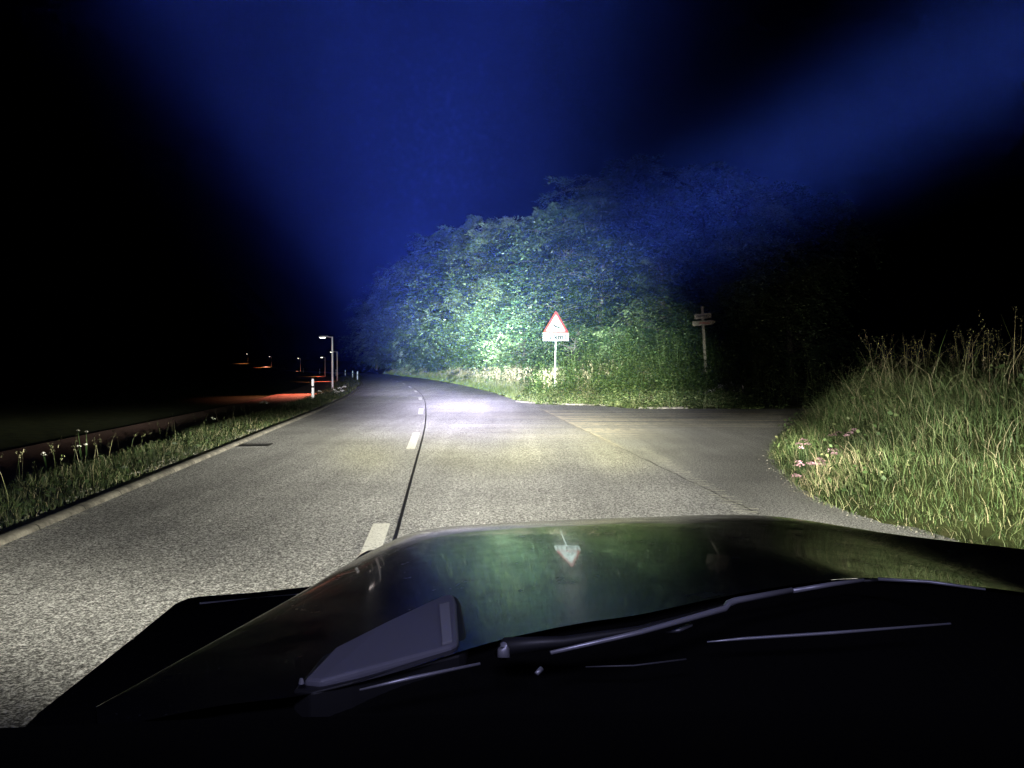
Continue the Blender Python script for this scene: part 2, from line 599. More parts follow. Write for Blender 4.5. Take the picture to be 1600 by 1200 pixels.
def strokes(name, pts, step, ln, wd, ang):
    vs, fs = [], []
    for a, b in zip(pts[:-1], pts[1:]):
        L = (b - a).length; n = int(L / step)
        d0 = (b - a).normalized()
        for i in range(n):
            p = a + d0 * (i * step) + Vector((random.uniform(-.04, .04), random.uniform(-.03, .03), 0))
            t = ang + random.uniform(-.18, .18)
            d = Vector((math.cos(t), math.sin(t), 0)); nn = Vector((-d.y, d.x, 0))
            l = ln * random.uniform(.4, 1.1); ww = wd * random.uniform(.4, 1.1)
            q = len(vs)
            for s, e, tp in ((-1, -1, .4), (1, -1, 1), (1, 1, .6), (-1, 1, .5)):
                vs.append(tuple(p + d * l * .5 * s + nn * ww * .5 * e * tp))
            fs.append((q, q + 1, q + 2, q + 3))
    return np_mesh(name, vs, fs, M_str, rd)


strokes("edge_joint", [P(1005, 700, .0115), P(1190, 812, .0115)], 0.15, 0.26, 0.045, R(-14))
strokes("edge_joint", [P(-120, 915, .0115), P(195, 765, .0115), P(285, 733, .0115)], 0.25, 0.30, 0.035, R(5))
# fine dark seam between road and side road
sv = [(2.62 + .03 * math.sin(i * 1.7), 8.2 + i * (28.6 - 8.2) / 40) for i in range(41)]
sv = [(3.3 - .0796 * y + .02 * math.sin(i * 2.3), y) for i, (x, y) in enumerate(sv)]
vs = []; fs = []
for i, (x, y) in enumerate(sv):
    wdt = .004 + .007 * random.random()
    vs += [(x - wdt, y, .0112), (x + wdt, y, .0112)]
    if i: fs.append((2 * i - 2, 2 * i - 1, 2 * i + 1, 2 * i))
np_mesh("side_joint", vs, fs, M_bit, rd)

# kerbs: bevelled section swept along the road edge
def kerb(name, pts, wdt=0.24, h=0.10, m=M_conc):
    """pts along road-side foot; body lies on the left of travel direction when wdt>0"""
    prof = [(0, 0), (0.02, h * .7), (0.05, h), (abs(wdt), h * 1.05), (abs(wdt), -0.1), (0, -0.1)]
    sg = 1 if wdt > 0 else -1
    vs, fs = [], []
    n = len(pts)
    for i, p in enumerate(pts):
        d = (pts[min(i + 1, n - 1)] - pts[max(i - 1, 0)]); d.z = 0; d.normalize()
        nl = Vector((-d.y, d.x, 0)) * sg
        for a, b in prof:
            vs.append(tuple(p + nl * a + Vector((0, 0, b))))
    k = len(prof)
    for i in range(n - 1):
        for q in range(k):
            fs.append((i * k + q, i * k + (q + 1) % k, (i + 1) * k + (q + 1) % k, (i + 1) * k + q))
    return np_mesh(name, vs, fs, m)


yk = np.concatenate([np.arange(-20, 150, 1.0), np.arange(150, 300, 4.)])
kx, ky = off(yk, lef(yk))
kp = [Vector((a, b, float(base_z(a, b)))) for a, b in zip(kx, ky)]
tag(kerb("kerb", kp, 0.24, 0.055), kind='structure')
_kj = [(0.15, 34.3), (0.55, 33.4), (1.3, 32.3), (2.4, 31.5), (3.5, 31.1), (4.2, 30.2)]
tag(kerb("kerb", [Vector((x, y, 0)) for x, y in _kj], 0.22, 0.06), kind='structure')
tag(kerb("kerb", [Vector((4.75, 28.85, 0)), Vector((5.6, 28.7, 0)), Vector((6.6, 28.75, 0))], 0.22, 0.07), kind='structure')

# ------------------------------------------------------------------ grass
M_grassL = leaf_mat("roadside grass", [(0, (0.008, 0.015, 0.005)), (.5, (0.02, 0.034, 0.01)), (.8, (0.045, 0.06, 0.02)), (1, (0.18, 0.16, 0.10))], 0.3, vary=.5)
M_grassR = leaf_mat("meadow grass", [(0, (0.025, 0.05, 0.015)), (.35, (0.075, 0.125, 0.04)), (.65, (0.17, 0.20, 0.085)), (1, (0.50, 0.42, 0.27))], 0.22, spec=.35, vary=.5)
M_dry = leaf_mat("dry grass", [(0, (0.09, 0.13, 0.04)), (.4, (0.20, 0.21, 0.10)), (1, (0.42, 0.33, 0.24))], 0.3)
M_herb = leaf_mat("herb leaves", [(0, (0.02, 0.042, 0.012)), (.55, (0.065, 0.105, 0.032)), (1, (0.19, 0.22, 0.09))], 0.3)


def blades(x, y, z, h, wd, lean, az, bend=0.5, rnd=None):
    """curved tapering strips, 8 vertices each"""
    n = len(x)
    dx, dy = np.cos(az), np.sin(az)
    ta = rng.uniform(0, 2 * np.pi, n)
    sx, sy = np.cos(ta), np.sin(ta)
    V = np.zeros((n, 8, 3), np.float32)
    for i, t in enumerate((0, .35, .7, 1.0)):
        a = lean * (t + bend * t * t)
        px_ = x + dx * h * a * t; py_ = y + dy * h * a * t
        pz_ = z + h * t * np.sqrt(np.maximum(0.08, 1 - np.minimum(a, .96) ** 2))
        ww = wd * (1 - t ** 1.6 * .9) * .5
        V[:, 2 * i, 0] = px_ - sx * ww; V[:, 2 * i, 1] = py_ - sy * ww; V[:, 2 * i, 2] = pz_
        V[:, 2 * i + 1, 0] = px_ + sx * ww; V[:, 2 * i + 1, 1] = py_ + sy * ww; V[:, 2 * i + 1, 2] = pz_
    b = (np.arange(n) * 8)[:, None]
    f = np.concatenate([b + np.array([[0, 1, 3, 2]]), b + np.array([[2, 3, 5, 4]]), b + np.array([[4, 5, 7, 6]])], 0)
    r = rng.uniform(0, 1, n) if rnd is None else rnd
    return V.reshape(-1, 3), f, np.repeat(r, 8)


def merge(parts):
    V, F_, R_ = [], [], []
    o = 0
    for v, f, r in parts:
        V.append(v); F_.append(f + o); R_.append(r); o += len(v)
    return np.concatenate(V), np.concatenate(F_), np.concatenate(R_)


def cards(c, size, d, tilt=0.5, asp=0.55, rnd=None):
    """rhombic leaves at c pointing along d"""
    n = len(c)
    d = d / np.maximum(np.linalg.norm(d, axis=1, keepdims=True), 1e-6)
    r = rng.normal(size=(n, 3)) * tilt; r[:, 2] += 1
    s = np.cross(d, r); s /= np.maximum(np.linalg.norm(s, axis=1, keepdims=True), 1e-6)
    L = size[:, None]
    nrm = np.cross(s, d)
    V = np.stack([c - d * L * .5, c + s * L * asp * .5 + nrm * L * .06, c + d * L * .5 - nrm * L * .08, c - s * L * asp * .5 + nrm * L * .06], 1).reshape(-1, 3)
    f = (np.arange(n) * 4)[:, None] + np.array([[0, 1, 2, 3]])
    return V, f, np.repeat(rng.uniform(0, 1, n) if rnd is None else rnd, 4)


def seedheads(x, y, z, h, m=14, sz=.03, spread=.25):
    """upright stalks with a loose panicle of small seeds"""
    n = len(x)
    az = rng.uniform(0, 6.28, n); ln = rng.uniform(.03, .25, n)
    st = blades(x, y, z, h, np.full(n, .0035) + h * .0022, ln, az, .4, rng.uniform(.7, 1, n))
    t = rng.uniform(1 - spread, 1.0, (n, m))
    a = ln[:, None] * (t + .4 * t * t)
    cx = x[:, None] + np.cos(az)[:, None] * h[:, None] * a * t + rng.normal(0, .018, (n, m))
    cy = y[:, None] + np.sin(az)[:, None] * h[:, None] * a * t + rng.normal(0, .018, (n, m))
    cz = z[:, None] + h[:, None] * t * np.sqrt(1 - np.minimum(a, .9) ** 2)
    c = np.stack([cx, cy, cz], -1).reshape(-1, 3)
    d = rng.normal(0, .5, (n * m, 3)); d[:, 2] += .8
    hd = cards(c, rng.uniform(.6, 1.3, n * m) * sz, d, .5, .35, rng.uniform(.75, 1, n * m))
    return [st, hd]


def patch(n, xr, yr, mask, dens=None):
    x = rng.uniform(*xr, n); y = rng.uniform(*yr, n)
    k = mask(x, y)
    x, y = x[k], y[k]
    return x, y


# left verge
def lverge(x, y):
    d = (xc(y) + lef(y) * np.sqrt(1 + slope(y) ** 2)) - x
    return d


parts = []
for (n, ya, yb, hh, ww) in ((26000, 3, 18, (.05, .22), .006), (26000, 18, 40, (.07, .26), .010), (24000, 40, 110, (.1, .32), .020)):
    yy = rng.uniform(ya, yb, n); dd = .23 + rng.beta(1.0, 1.6, n) * 2.6
    x, y = off(yy, lef(yy) - dd)
    cl = np.sin(x * 2.1 + y * .8) * np.sin(y * 1.3 - x) * .5 + .5
    keep = rng.uniform(0, 1, n) < .35 + .65 * cl + (dd > .9)
    x, y, dd, cl = x[keep], y[keep], dd[keep], cl[keep]
    m = len(x)
    h = rng.uniform(*hh, m) * (.45 + .55 * np.minimum(1, dd / .9)) * (.7 + .6 * cl)
    parts.append(blades(x, y, height(x, y) - .03, h, np.full(m, ww) * rng.uniform(.6, 1.3, m), rng.uniform(.1, .7, m), rng.uniform(0, 6.28, m)))
n = 260
yy = 4 + rng.uniform(0, 1, n) ** 1.5 * 90
x, y = off(yy, lef(yy) - rng.uniform(.5, 2.7, n))
parts += seedheads(x, y, height(x, y) - .06, rng.uniform(.35, .75, n), 8, .03)
n = 3500
yy = 4 + rng.uniform(0, 1, n) ** 1.4 * 70
x, y = off(yy, lef(yy) - rng.uniform(.3, 2.4, n))
c = np.stack([x, y, height(x, y) + rng.uniform(-.03, .12, n)], -1)
dd = rng.normal(size=(n, 3)); dd[:, 2] *= .4
parts.append(cards(c, rng.uniform(.05, .12, n), dd, .5, .5, rng.uniform(0, .5, n)))
V, F_, Q = merge(parts)
tag(np_mesh("grass", V, F_, M_grassL, rnd=Q), "low weedy grass verge between the left kerb and the red path", "grass", kind="stuff")

# right mound: long lush grass
parts = []
N = 240000
x = rng.uniform(3.4, 19, N); y = rng.uniform(3.5, 23, N)
bd = bank_d(x, y)
k = (bd > -.12) & (rng.uniform(0, 1, N) < np.clip(1.5 - bd * .11, .25, 1)) & (x < y * 1.02 + 1.5)
x, y, bd = x[k], y[k], bd[k]
cl = (np.sin(x * 1.9 + y * 1.1 + 1) * np.sin(y * 1.7 - x * 1.3) * .5 + .5)
n = len(x)
h = rng.uniform(.20, .50, n) * (.5 + .5 * np.clip((bd + .12) / .7, 0, 1)) * (.75 + .5 * cl)
az = rng.normal(0, 1, n) * 1.7 + np.pi + np.sin(x * 1.1 + y * .6) * 1.1
rn = np.clip(rng.beta(1.5, 2.2, n) + (np.sin(x * .8 + 2) * np.sin(y * 1.1) > .55) * rng.uniform(0, .5, n), 0, 1)
parts.append(blades(x, y, height(x, y) - .07, h, rng.uniform(.004, .010, n), rng.uniform(.2, 1.25, n), az, .6, rn))
# broad low leaves near the asphalt
n = 9000
x = rng.uniform(3.6, 12, n); y = rng.uniform(4, 20, n); bd = bank_d(x, y); k = (bd > 0) & (bd < 3.2); x, y = x[k], y[k]; n = len(x)
k = (np.sin(x * 3 + y) * np.sin(y * 2.6 - x * .5) > .25); x, y = x[k], y[k]; n = len(x)
c = np.stack([x, y, height(x, y) + rng.uniform(.08, .42, n)], -1)
dd = rng.normal(size=(n, 3)); dd[:, 2] *= .5
parts.append(cards(c, rng.uniform(.04, .08, n), dd, .5, .75, rng.uniform(0, .7, n)))
# tall stalks along the crest
n = 9000
x = rng.uniform(4.6, 18, n); y = rng.uniform(6, 21.5, n); bd = bank_d(x, y)
k = (bd > .8) & (rng.uniform(0, 1, n) < np.clip(bd / 4, .05, 1) * (.35 + .65 * (np.sin(x * 1.7 + y) * np.sin(y * 1.2 - x * .6) > 0)))
x, y = x[k], y[k]; n = len(x)
parts.append(blades(x, y, height(x, y) - .06, rng.uniform(.45, 1.15, n), rng.uniform(.003, .007, n), rng.uniform(.1, .7, n), rng.uniform(0, 6.28, n), .6, np.clip(rng.normal(.62, .22, n), 0, 1)))
n = 1100
x = rng.uniform(5, 17, n); y = rng.uniform(7, 21, n); bd = bank_d(x, y)
k = (bd > 1.4) & (rng.uniform(0, 1, n) < np.clip(bd / 5, .1, .9)) & (np.sin(x * 1.4 + y * .5) * np.sin(y * .9) > -.55)
x, y = x[k], y[k]; n = len(x)
parts += seedheads(x, y, height(x, y) - .06, rng.uniform(.5, 1.3, n), 14, .024, .22)
V, F_, Q = merge(parts)
tag(np_mesh("grass", V, F_, M_grassR, rnd=Q), "long lush meadow grass with dry seed stalks on the right mound", "grass", kind="stuff")

# dry tall grass strip in front of the trees
parts = []
N = 120000
y = 29 + rng.uniform(0, 1, N) ** 1.2 * 125
x = xc(y) + rng.uniform(4.0, 11.5, N)
wd_ = wood_d(x, y)
k = (wd_ > .05) & (wd_ < 5.0)
x, y, wd_ = x[k], y[k], wd_[k]
n = len(x)
cl = (np.sin(x * 1.2 + y * .5) * np.sin(y * .7 - x) * .5 + .5)
h = rng.uniform(.35, .95, n) * (.3 + .7 * np.clip(wd_ / 1.6, 0, 1)) * (.6 + .7 * cl)
rn = np.clip(rng.uniform(0, 1, n) * (.35 + .8 * cl) * np.clip(wd_ / 1.0, .15, 1), 0, 1)
parts.append(blades(x, y, height(x, y) - .06, h, .010 + (y - 28) * .00035, rng.uniform(.05, .55, n), rng.uniform(0, 6.28, n), .6, rn))
n = 2200
y = 33 + rng.uniform(0, 1, n) ** 1.3 * 50; x = xc(y) + rng.uniform(4.6, 9, n); k = (wd_f := wood_d(x, y)) > .8; x, y = x[k], y[k]; n = len(x)
parts += seedheads(x, y, height(x, y) - .06, rng.uniform(.8, 1.5, n), 16, .10, .3)
V, F_, Q = merge(parts)
tag(np_mesh("grass", V, F_, M_dry, rnd=Q), "pale dry grass between the curving road and the trees", "grass", kind="stuff")


def herbs(n, xr, yr, hmax, name, label, m=M_herb, lf=(.07, .15), dmin=.08, dmax=6):
    x = rng.uniform(*xr, n); y = rng.uniform(*yr, n); d = wood_d(x, y)
    k = (d > dmin) & (d < dmax) & (rng.uniform(0, 1, n) < np.clip((x + 1.2) / 3.2, .06, 1)); x, y, d = x[k], y[k], d[k]; n = len(x)
    lump = .62 + .38 * np.sin(x * 2.3 + y * 1.1) * np.sin(y * 1.9 - x * .8 + 1) + .22 * np.sin(x * 5.1 + 2)
    h = rng.uniform(.45, 1.15, n) * hmax * np.clip(.35 + d / 2.2, .3, 1.35) * np.clip(lump, .3, 1.3)
    z = height(x, y) - .06
    az = rng.uniform(0, 6.28, n); ln = rng.uniform(0, .3, n)
    parts = [blades(x, y, z, h, np.full(n, .014), ln, az, .4, rng.uniform(.3, .9, n))]
    q = 22
    t = rng.uniform(.12, 1.0, (n, q)); a = ln[:, None] * (t + .4 * t * t)
    sp = rng.uniform(.03, .17, (n, q)); sa = rng.uniform(0, 6.28, (n, q))
    cx = x[:, None] + np.cos(az)[:, None] * h[:, None] * a * t + np.cos(sa) * sp
    cy = y[:, None] + np.sin(az)[:, None] * h[:, None] * a * t + np.sin(sa) * sp
    cz = z[:, None] + h[:, None] * t
    c = np.stack([cx, cy, cz], -1).reshape(-1, 3)
    dr = np.stack([np.cos(sa), np.sin(sa), rng.uniform(-.6, .5, (n, q))], -1).reshape(-1, 3)
    parts.append(cards(c, rng.uniform(*lf, n * q), dr, .4, .4))
    V, F_, Q = merge(parts)
    return tag(np_mesh(name, V, F_, m, rnd=Q), label, "weeds", kind="stuff")


herbs(5600, (-0.6, 9.5), (28.5, 36), 2.0, "undergrowth", "dense green nettles and tall weeds on the corner behind the warning sign")
herbs(900, (9.5, 24), (28.5, 36), 1.5, "undergrowth", "dark weeds along the far edge of the side road")

# ------------------------------------------------------------------ trees
M_bark = concrete("bark", (0.07, 0.06, 0.05))
M_leafA = leaf_mat("broad leaves", [(0, (0.018, 0.035, 0.015)), (.55, (0.065, 0.105, 0.05)), (1, (0.18, 0.22, 0.125))], 0.25, spec=.5, rough=.45, vary=.65, tree=True)
M_leafB = leaf_mat("pale leaves", [(0, (0.05, 0.08, 0.035)), (.6, (0.16, 0.22, 0.11)), (1, (0.32, 0.36, 0.22))], 0.25, spec=.5, rough=.4, vary=.6, tree=True)


def tree_meshes(seed, H, Rr, nb=75, per=260, leaf=(.09, .16), low=.1, droop=.25, bushy=1.0):
    r = np.random.default_rng(seed)
    bm = bmesh.new()
    bend = r.normal(0, .25, 2)
    def tp(t): return Vector((bend[0] * math.sin(t * 3), bend[1] * math.sin(t * 2.4), H * t * .93))
    tube(bm, [tp(t) for t in np.linspace(0, 1, 9)], [H * .016 * (1 - t * .9) + .015 for t in np.linspace(0, 1, 9)], 8)
    C, D, S, Q = [], [], [], []
    for b in range(nb):
        t = low + (1 - low) * (b + r.uniform(0, 1)) / nb
        az = b * 2.399 + r.normal(0, .5)
        prof = math.sin(math.pi * min(1, (1 - t) * .75 + .14)) ** .8
        L = Rr * prof * r.uniform(.42, 1.32) * (1 if t < .9 else .6)
        rise = r.uniform(.05, .55) + t * .5
        p0 = tp(t)
        tone = r.uniform(.05, .95)
        d = Vector((math.cos(az), math.sin(az), 0))
        pts = []
        for s in np.linspace(0, 1, 5):
            pts.append(p0 + d * (L * s) + Vector((0, 0, L * (rise * s - (rise * .5 + droop) * s * s))))
        tube(bm, pts, [.022 * (1 - q * .85) * (.4 + L / 4) for q in np.linspace(0, 1, 5)], 5)
        pa = np.array([list(p) for p in pts])
        # sprays hang off the bough
        ns = max(5, int(9 * L / 2.5))
        for q in range(ns):
            s = r.uniform(.22, 1.0) ** .8
            ii = min(3, int(s * 4)); fr = s * 4 - ii
            c0 = pa[ii] * (1 - fr) + pa[ii + 1] * fr
            side = r.choice([-1, 1]) * r.uniform(.3, 1.3)
            dir_ = np.array([math.cos(az + side), math.sin(az + side), r.uniform(-.7, .6)])
            Ls = L * r.uniform(.2, .46) * (1.2 - .5 * s) + .3
            droop_ = r.uniform(.1, .9)
            m = int(per / ns * bushy)
            u = r.uniform(0, 1, m)
            perp = np.cross(dir_, [0, 0, 1.0])
            wd = (r.uniform(-1, 1, m) * .26 * Ls * (1 - .6 * u))[:, None]
            c = c0 + dir_ * (u * Ls)[:, None] + perp * wd + r.normal(0, .055, (m, 3)) * .8 + np.array([0, 0, -1]) * (u * u * droop_ * Ls)[:, None]
            dd = dir_ + perp * np.sign(wd) * .7 + r.normal(0, .2, (m, 3))
            C.append(c); D.append(dd); S.append(r.uniform(*leaf, m)); Q.append(np.clip(r.normal(tone, .16, m), 0, 1))
    C = np.concatenate(C); D = np.concatenate(D); S = np.concatenate(S); Q = np.concatenate(Q)
    V, F_, Q = cards(C, S, D, .4, .42, Q)
    tm = bpy.data.meshes.new("trunk"); bmesh.ops.recalc_face_normals(bm, faces=bm.faces); bm.to_mesh(tm); bm.free(); tm.materials.append(M_bark)
    return tm, (V, F_, Q)


def make_kind(seed, m, **kw):
    tm, (V, F_, Q) = tree_meshes(seed, **kw)
    o = np_mesh("crown", V, F_, m, rnd=Q)
    cm = o.data
    bpy.data.objects.remove(o)
    return tm, cm


K_big = [make_kind(11, M_leafA, H=12, Rr=4.0, nb=165, per=330, leaf=(.12, .24), low=.06),
         make_kind(12, M_leafA, H=13, Rr=3.6, nb=165, per=320, leaf=(.12, .22), low=.10, droop=.4),
         make_kind(13, M_leafB, H=11, Rr=3.2, nb=140, per=300, leaf=(.14, .25), low=.12)]
K_bush = [make_kind(21, M_leafB, H=5.0, Rr=2.6, nb=85, per=290, leaf=(.09, .19), low=.03, droop=.3),
          make_kind(22, M_leafA, H=4.4, Rr=2.8, nb=85, per=290, leaf=(.09, .19), low=.03, droop=.4)]


def plant(name, kind, x, y, s, rz, label, cat, group, sz=1.0):
    e = empty(name, (x, y, float(height(x, y)) - .08), label, cat, group, rz)
    e.scale = (s, s, s * sz)
    a = link("trunk" if name == "tree" else "stem", kind[0], None, e)
    b = link("crown", kind[1], None, e)
    return e


def top_at(px, py, y):
    p = PD(px, py, y)
    return p.x, p.z


# (photo x of the crown centre, distance, photo y of the crown top, kind, label)
TR = [
    (588, 150, 452, 0, "farthest tree of the wood edge, where the road disappears round the bend"),
    (612, 118, 428, 1, "second farthest wood edge tree, rising over the last visible lane dashes"),
    (640, 96, 402, 0, "bluish rounded tree above the start of the dry grass verge"),
    (672, 80, 372, 1, "tree halfway between the bend and the pale sharp-leaved tree"),
    (708, 66, 350, 0, "blue lit tree just left of the pale sharp-leaved tree"),
    (757, 50, 322, 2, "slender tree with pale bright leaves standing out of the wood edge"),
    (800, 47, 326, 0, "tree immediately right of the slender pale tree, tops touching"),
    (842, 42, 318, 1, "tree rising behind and left of the triangular warning sign"),
    (890, 41, 306, 0, "tree directly behind the triangular warning sign"),
    (935, 39, 286, 1, "tree just right of the warning sign with sweeping boughs"),
    (985, 38, 226, 0, "tree reaching highest in the photo, midway between warning sign and wooden signpost"),
    (1040, 38, 262, 1, "tree left of the wooden signpost, upper crown fading into blue"),
    (1092, 39, 245, 0, "dim tree directly behind the wooden signpost"),
    (1150, 38, 255, 1, "very dark tree right of the wooden signpost"),
    (1240, 40, 270, 0, "very dark tree over the end of the side road"),
]
def edge_dist(px, margin, y0):
    """smallest distance at which photo column px lies margin metres right of the road edge"""
    for D in np.arange(y0, 330, 1.0):
        if (px - 800) / F * D - (xc(D) + re_off(D) * math.sqrt(1 + slope(D) ** 2)) >= margin: return float(D)
    return 330.0


for i, (px, y, py, k, lab) in enumerate(TR):
    y = edge_dist(px, (4.2, 6.2, 3.6)[i % 3], y)
    x, zt = top_at(px, py, y)
    g0 = float(height(x, y))
    s = (zt - g0) / (K_big[k][0].vertices[0].co.z * 0 + (12, 13, 11)[k])
    plant("tree", K_big[k], x, y, s, i * 1.9, lab, "tree", "trees along the wood edge")

BU = [
    (655, 76, 515, 0, "small far bush at the foot of the bluish trees"),
    (690, 58, 505, 1, "leafy bush behind the dry grass left of the tall grass plumes"),
    (728, 49, 492, 0, "bright green bush below the slender pale tree"),
    (772, 43, 470, 0, "tallest bright bush, just left of the warning sign"),
    (815, 38, 488, 0, "bright bush touching the left edge of the warning sign"),
    (905, 36.5, 500, 1, "dark green bush peeping out right of the warning sign"),
    (955, 36, 505, 1, "bush over the tall weeds midway to the wooden signpost"),
    (1010, 35.5, 512, 1, "bush behind the weeds near the wooden signpost"),
    (1062, 35.5, 520, 1, "dim bush touching the left of the wooden signpost"),
]
for i, (px, y, py, k, lab) in enumerate(BU):
    y = edge_dist(px, 3.2, min(y, 36 + (i % 3)))
    x, zt = top_at(px, py, y)
    g0 = float(height(x, y))
    s = (zt - g0) / (5.0, 4.4)[k]
    plant("bush", K_bush[k], x, y, max(.45, s), i * 2.3 + 1, lab, "bush", "bushes in front of the wood", sz=1.0)

# ------------------------------------------------------------------ warning sign
M_galv = mat("galvanised steel", (0.42, 0.42, 0.40), 0.45, 0.6)
M_white = mat("white sign face", (0.13, 0.13, 0.125), 0.5, spec=.05)
M_redp = mat("red sign border", (0.075, 0.004, 0.002), 0.5, spec=.05)
M_blk = mat("black sign print", (0.004, 0.004, 0.004), 0.7, spec=.05)
M_back = mat("sign back", (0.25, 0.25, 0.25), 0.6, 0.4)
SD = 33.6
sb = PD(868.5, 533, SD)
sgx, sgz = sb.x, sb.z
sign = empty("warning_sign", (sgx, SD, float(height(sgx, SD)) - .06), "triangular deer warning sign with white 1 km plate on a grey pole", "road sign", rz=R(2))
zb = sgz - sign.location.z
W = 1.14
bm = bmesh.new(); tube(bm, [(-.06, .035, -.3), (0.02, .035, zb + 1.2)], .032, 12); bm_obj("pole", bm, M_galv, sign, smooth=False)


def flat(name, pts, y, t, m, parent, bevel=0.0):
    bm = bmesh.new(); prism(bm, [(a, y, b) for a, b in pts], (0, t, 0))
    return bm_obj(name, bm, m, parent, bevel=bevel)


ph = .36
flat("distance_plate", [(-W / 2, zb), (W / 2, zb), (W / 2, zb + ph), (-W / 2, zb + ph)], -.012, .012, M_white, sign, .004)
# triangle with rounded corners
def rtri(cx, z0, side, r):
    h = side * .866
    P3 = [Vector((cx - side / 2, z0)), Vector((cx + side / 2, z0)), Vector((cx, z0 + h))]
    cen = (P3[0] + P3[1] + P3[2]) / 3
    out = []
    for i, p in enumerate(P3):
        c = p + (cen - p).normalized() * (2 * r)
        a0 = math.atan2((p - c).y, (p - c).x)
        for q in np.linspace(-R(60), R(60), 7): out.append((c.x + r * math.cos(a0 + q), c.y + r * math.sin(a0 + q)))
    return out
tz = zb + ph + .005
flat("border", rtri(0, tz - .02, 1.16, .05), -.006, .012, M_redp, sign)
flat("triangle_face", rtri(0, tz + .065, .86, .03), -.0115, .005, M_white, sign)
deer = [(-.17, .16), (-.13, .18), (-.115, .24), (-.13, .29), (-.11, .30), (-.095, .255), (-.08, .30), (-.065, .295), (-.075, .235), (-.06, .20), (-.03, .155), (.05, .13), (.12, .115), (.15, .12), (.165, .10),
        (.20, .05), (.235, .03), (.23, .015), (.19, .025), (.145, .065), (.16, .00), (.175, -.03), (.155, -.035), (.125, .02), (.10, .065), (.03, .07), (-.045, .085), (-.07, .06), (-.12, .045), (-.165, .07), (-.175, .055), (-.125, .02), (-.06, .035), (-.02, .07), (-.06, .105), (-.095, .15), (-.12, .155), (-.165, .145)]
deer = deer[:28] + deer[34:]
flat("deer_symbol", [(a * .95, tz + .16 + b * .95) for a, b in deer], -.0145, .003, M_blk, sign)


def arrow(cx):
    z0, z1 = zb + .06, zb + ph - .05
    a = [(cx - .02, z0 + .06), (cx - .052, z0 + .06), (cx, z0), (cx + .052, z0 + .06), (cx + .02, z0 + .06), (cx + .02, z1 - .06), (cx + .052, z1 - .06), (cx, z1), (cx - .052, z1 - .06), (cx - .02, z1 - .06)]
    flat("arrow_symbol", a, -.015, .003, M_blk, sign)


arrow(-.44); arrow(.44)
cu = bpy.data.curves.new("distance_text", 'FONT'); cu.body = "1 km"; cu.size = .33; cu.align_x = 'CENTER'; cu.extrude = .0015; cu.offset = .011; cu.materials.append(M_blk)
_t = bpy.data.objects.new("tmp", cu); col.objects.link(_t); bpy.context.view_layer.update()
_me = bpy.data.meshes.new_from_object(_t.evaluated_get(bpy.context.evaluated_depsgraph_get())); bpy.data.objects.remove(_t)
to = link("distance_text", _me, M_blk, sign); to.location = (0, -.0145, zb + .075); to.rotation_euler = (math.pi / 2, 0, 0)
for z in (zb + .1, zb + ph + .12, zb + ph + .5):
    bm = bmesh.new(); box(bm, (0, .012, z), (.30 if z < zb + .75 else .12, .016, .03)); bm_obj("bracket", bm, M_galv, sign)

# ------------------------------------------------------------------ wooden signpost
M_wood = concrete("weathered wood", (0.34, 0.27, 0.21))
M_ink = mat("dark faded lettering", (0.03, 0.025, 0.02), .8)
M_rink = mat("red faded lettering", (0.30, 0.06, 0.04), .8)
WD = 31.5
wb = PD(1103, 590, WD); wt = PD(1097, 479, WD)
wp = empty("wooden_signpost", (wb.x, WD, wb.z - .7), "leaning weathered wooden signpost with two boards beside the side road", "signpost")
L0 = wp.location


def wl(px, py, dy=0):
    p = PD(px, py, WD); return Vector((p.x - L0.x, dy, p.z - L0.z))


bm = bmesh.new()
a, b = wl(1104.5, 615), wl(1097, 479)
d = (b - a); rot = d.to_track_quat('Z', 'Y').to_matrix().to_4x4()
box(bm, (a + b) / 2, (.12, .10, d.length), rot)
bm_obj("post", bm, M_wood, wp, bevel=.01)
bm = bmesh.new(); prism(bm, [wl(1084, 491, -.09), wl(1111, 489, -.09), wl(1111, 497, -.09), wl(1085, 499, -.09)], (0, .035, 0)); up = bm_obj("board", bm, M_wood, wp, bevel=.005)
bm = bmesh.new(); prism(bm, [wl(1081, 502.5, -.09), wl(1111, 500, -.09), wl(1118, 502.5, -.09), wl(1112, 507.5, -.09), wl(1082, 510, -.09)], (0, .035, 0)); lo = bm_obj("board", bm, M_wood, wp, bevel=.005)
up['label'] = "upper board with faded dark lettering"; lo['label'] = "lower arrow-shaped board with faded red lettering"
for bo, m_, q in ((up, M_ink, (1087, 1109, 492.6, 496.6, -1.3)), (lo, M_rink, (1092, 1108, 503.2, 507.2, -.8))):
    bm = bmesh.new()
    n = 9
    for i in range(n):
        px = q[0] + (q[1] - q[0]) * (i + .5) / n
        yy0 = q[2] + q[4] * (i / n) ; yy1 = q[3] + q[4] * (i / n)
        c = (wl(px, yy0, -.0925) + wl(px, yy1, -.0925)) / 2
        box(bm, c, (random.uniform(.015, .03), .003, random.uniform(.06, .10)))
        box(bm, c + Vector((.022, -.0005, random.choice([-.03, 0, .03]))), (.035, .003, .018))
    o = bm_obj("faded_lettering", bm, m_, wp)
    o.parent = bo

# ------------------------------------------------------------------ pale leaved bramble by the side road + leafy scrap at signpost foot
M_pale = leaf_mat("pale leaf undersides", [(0, (0.22, 0.21, 0.18)), (1, (0.5, 0.48, 0.44))], .15)


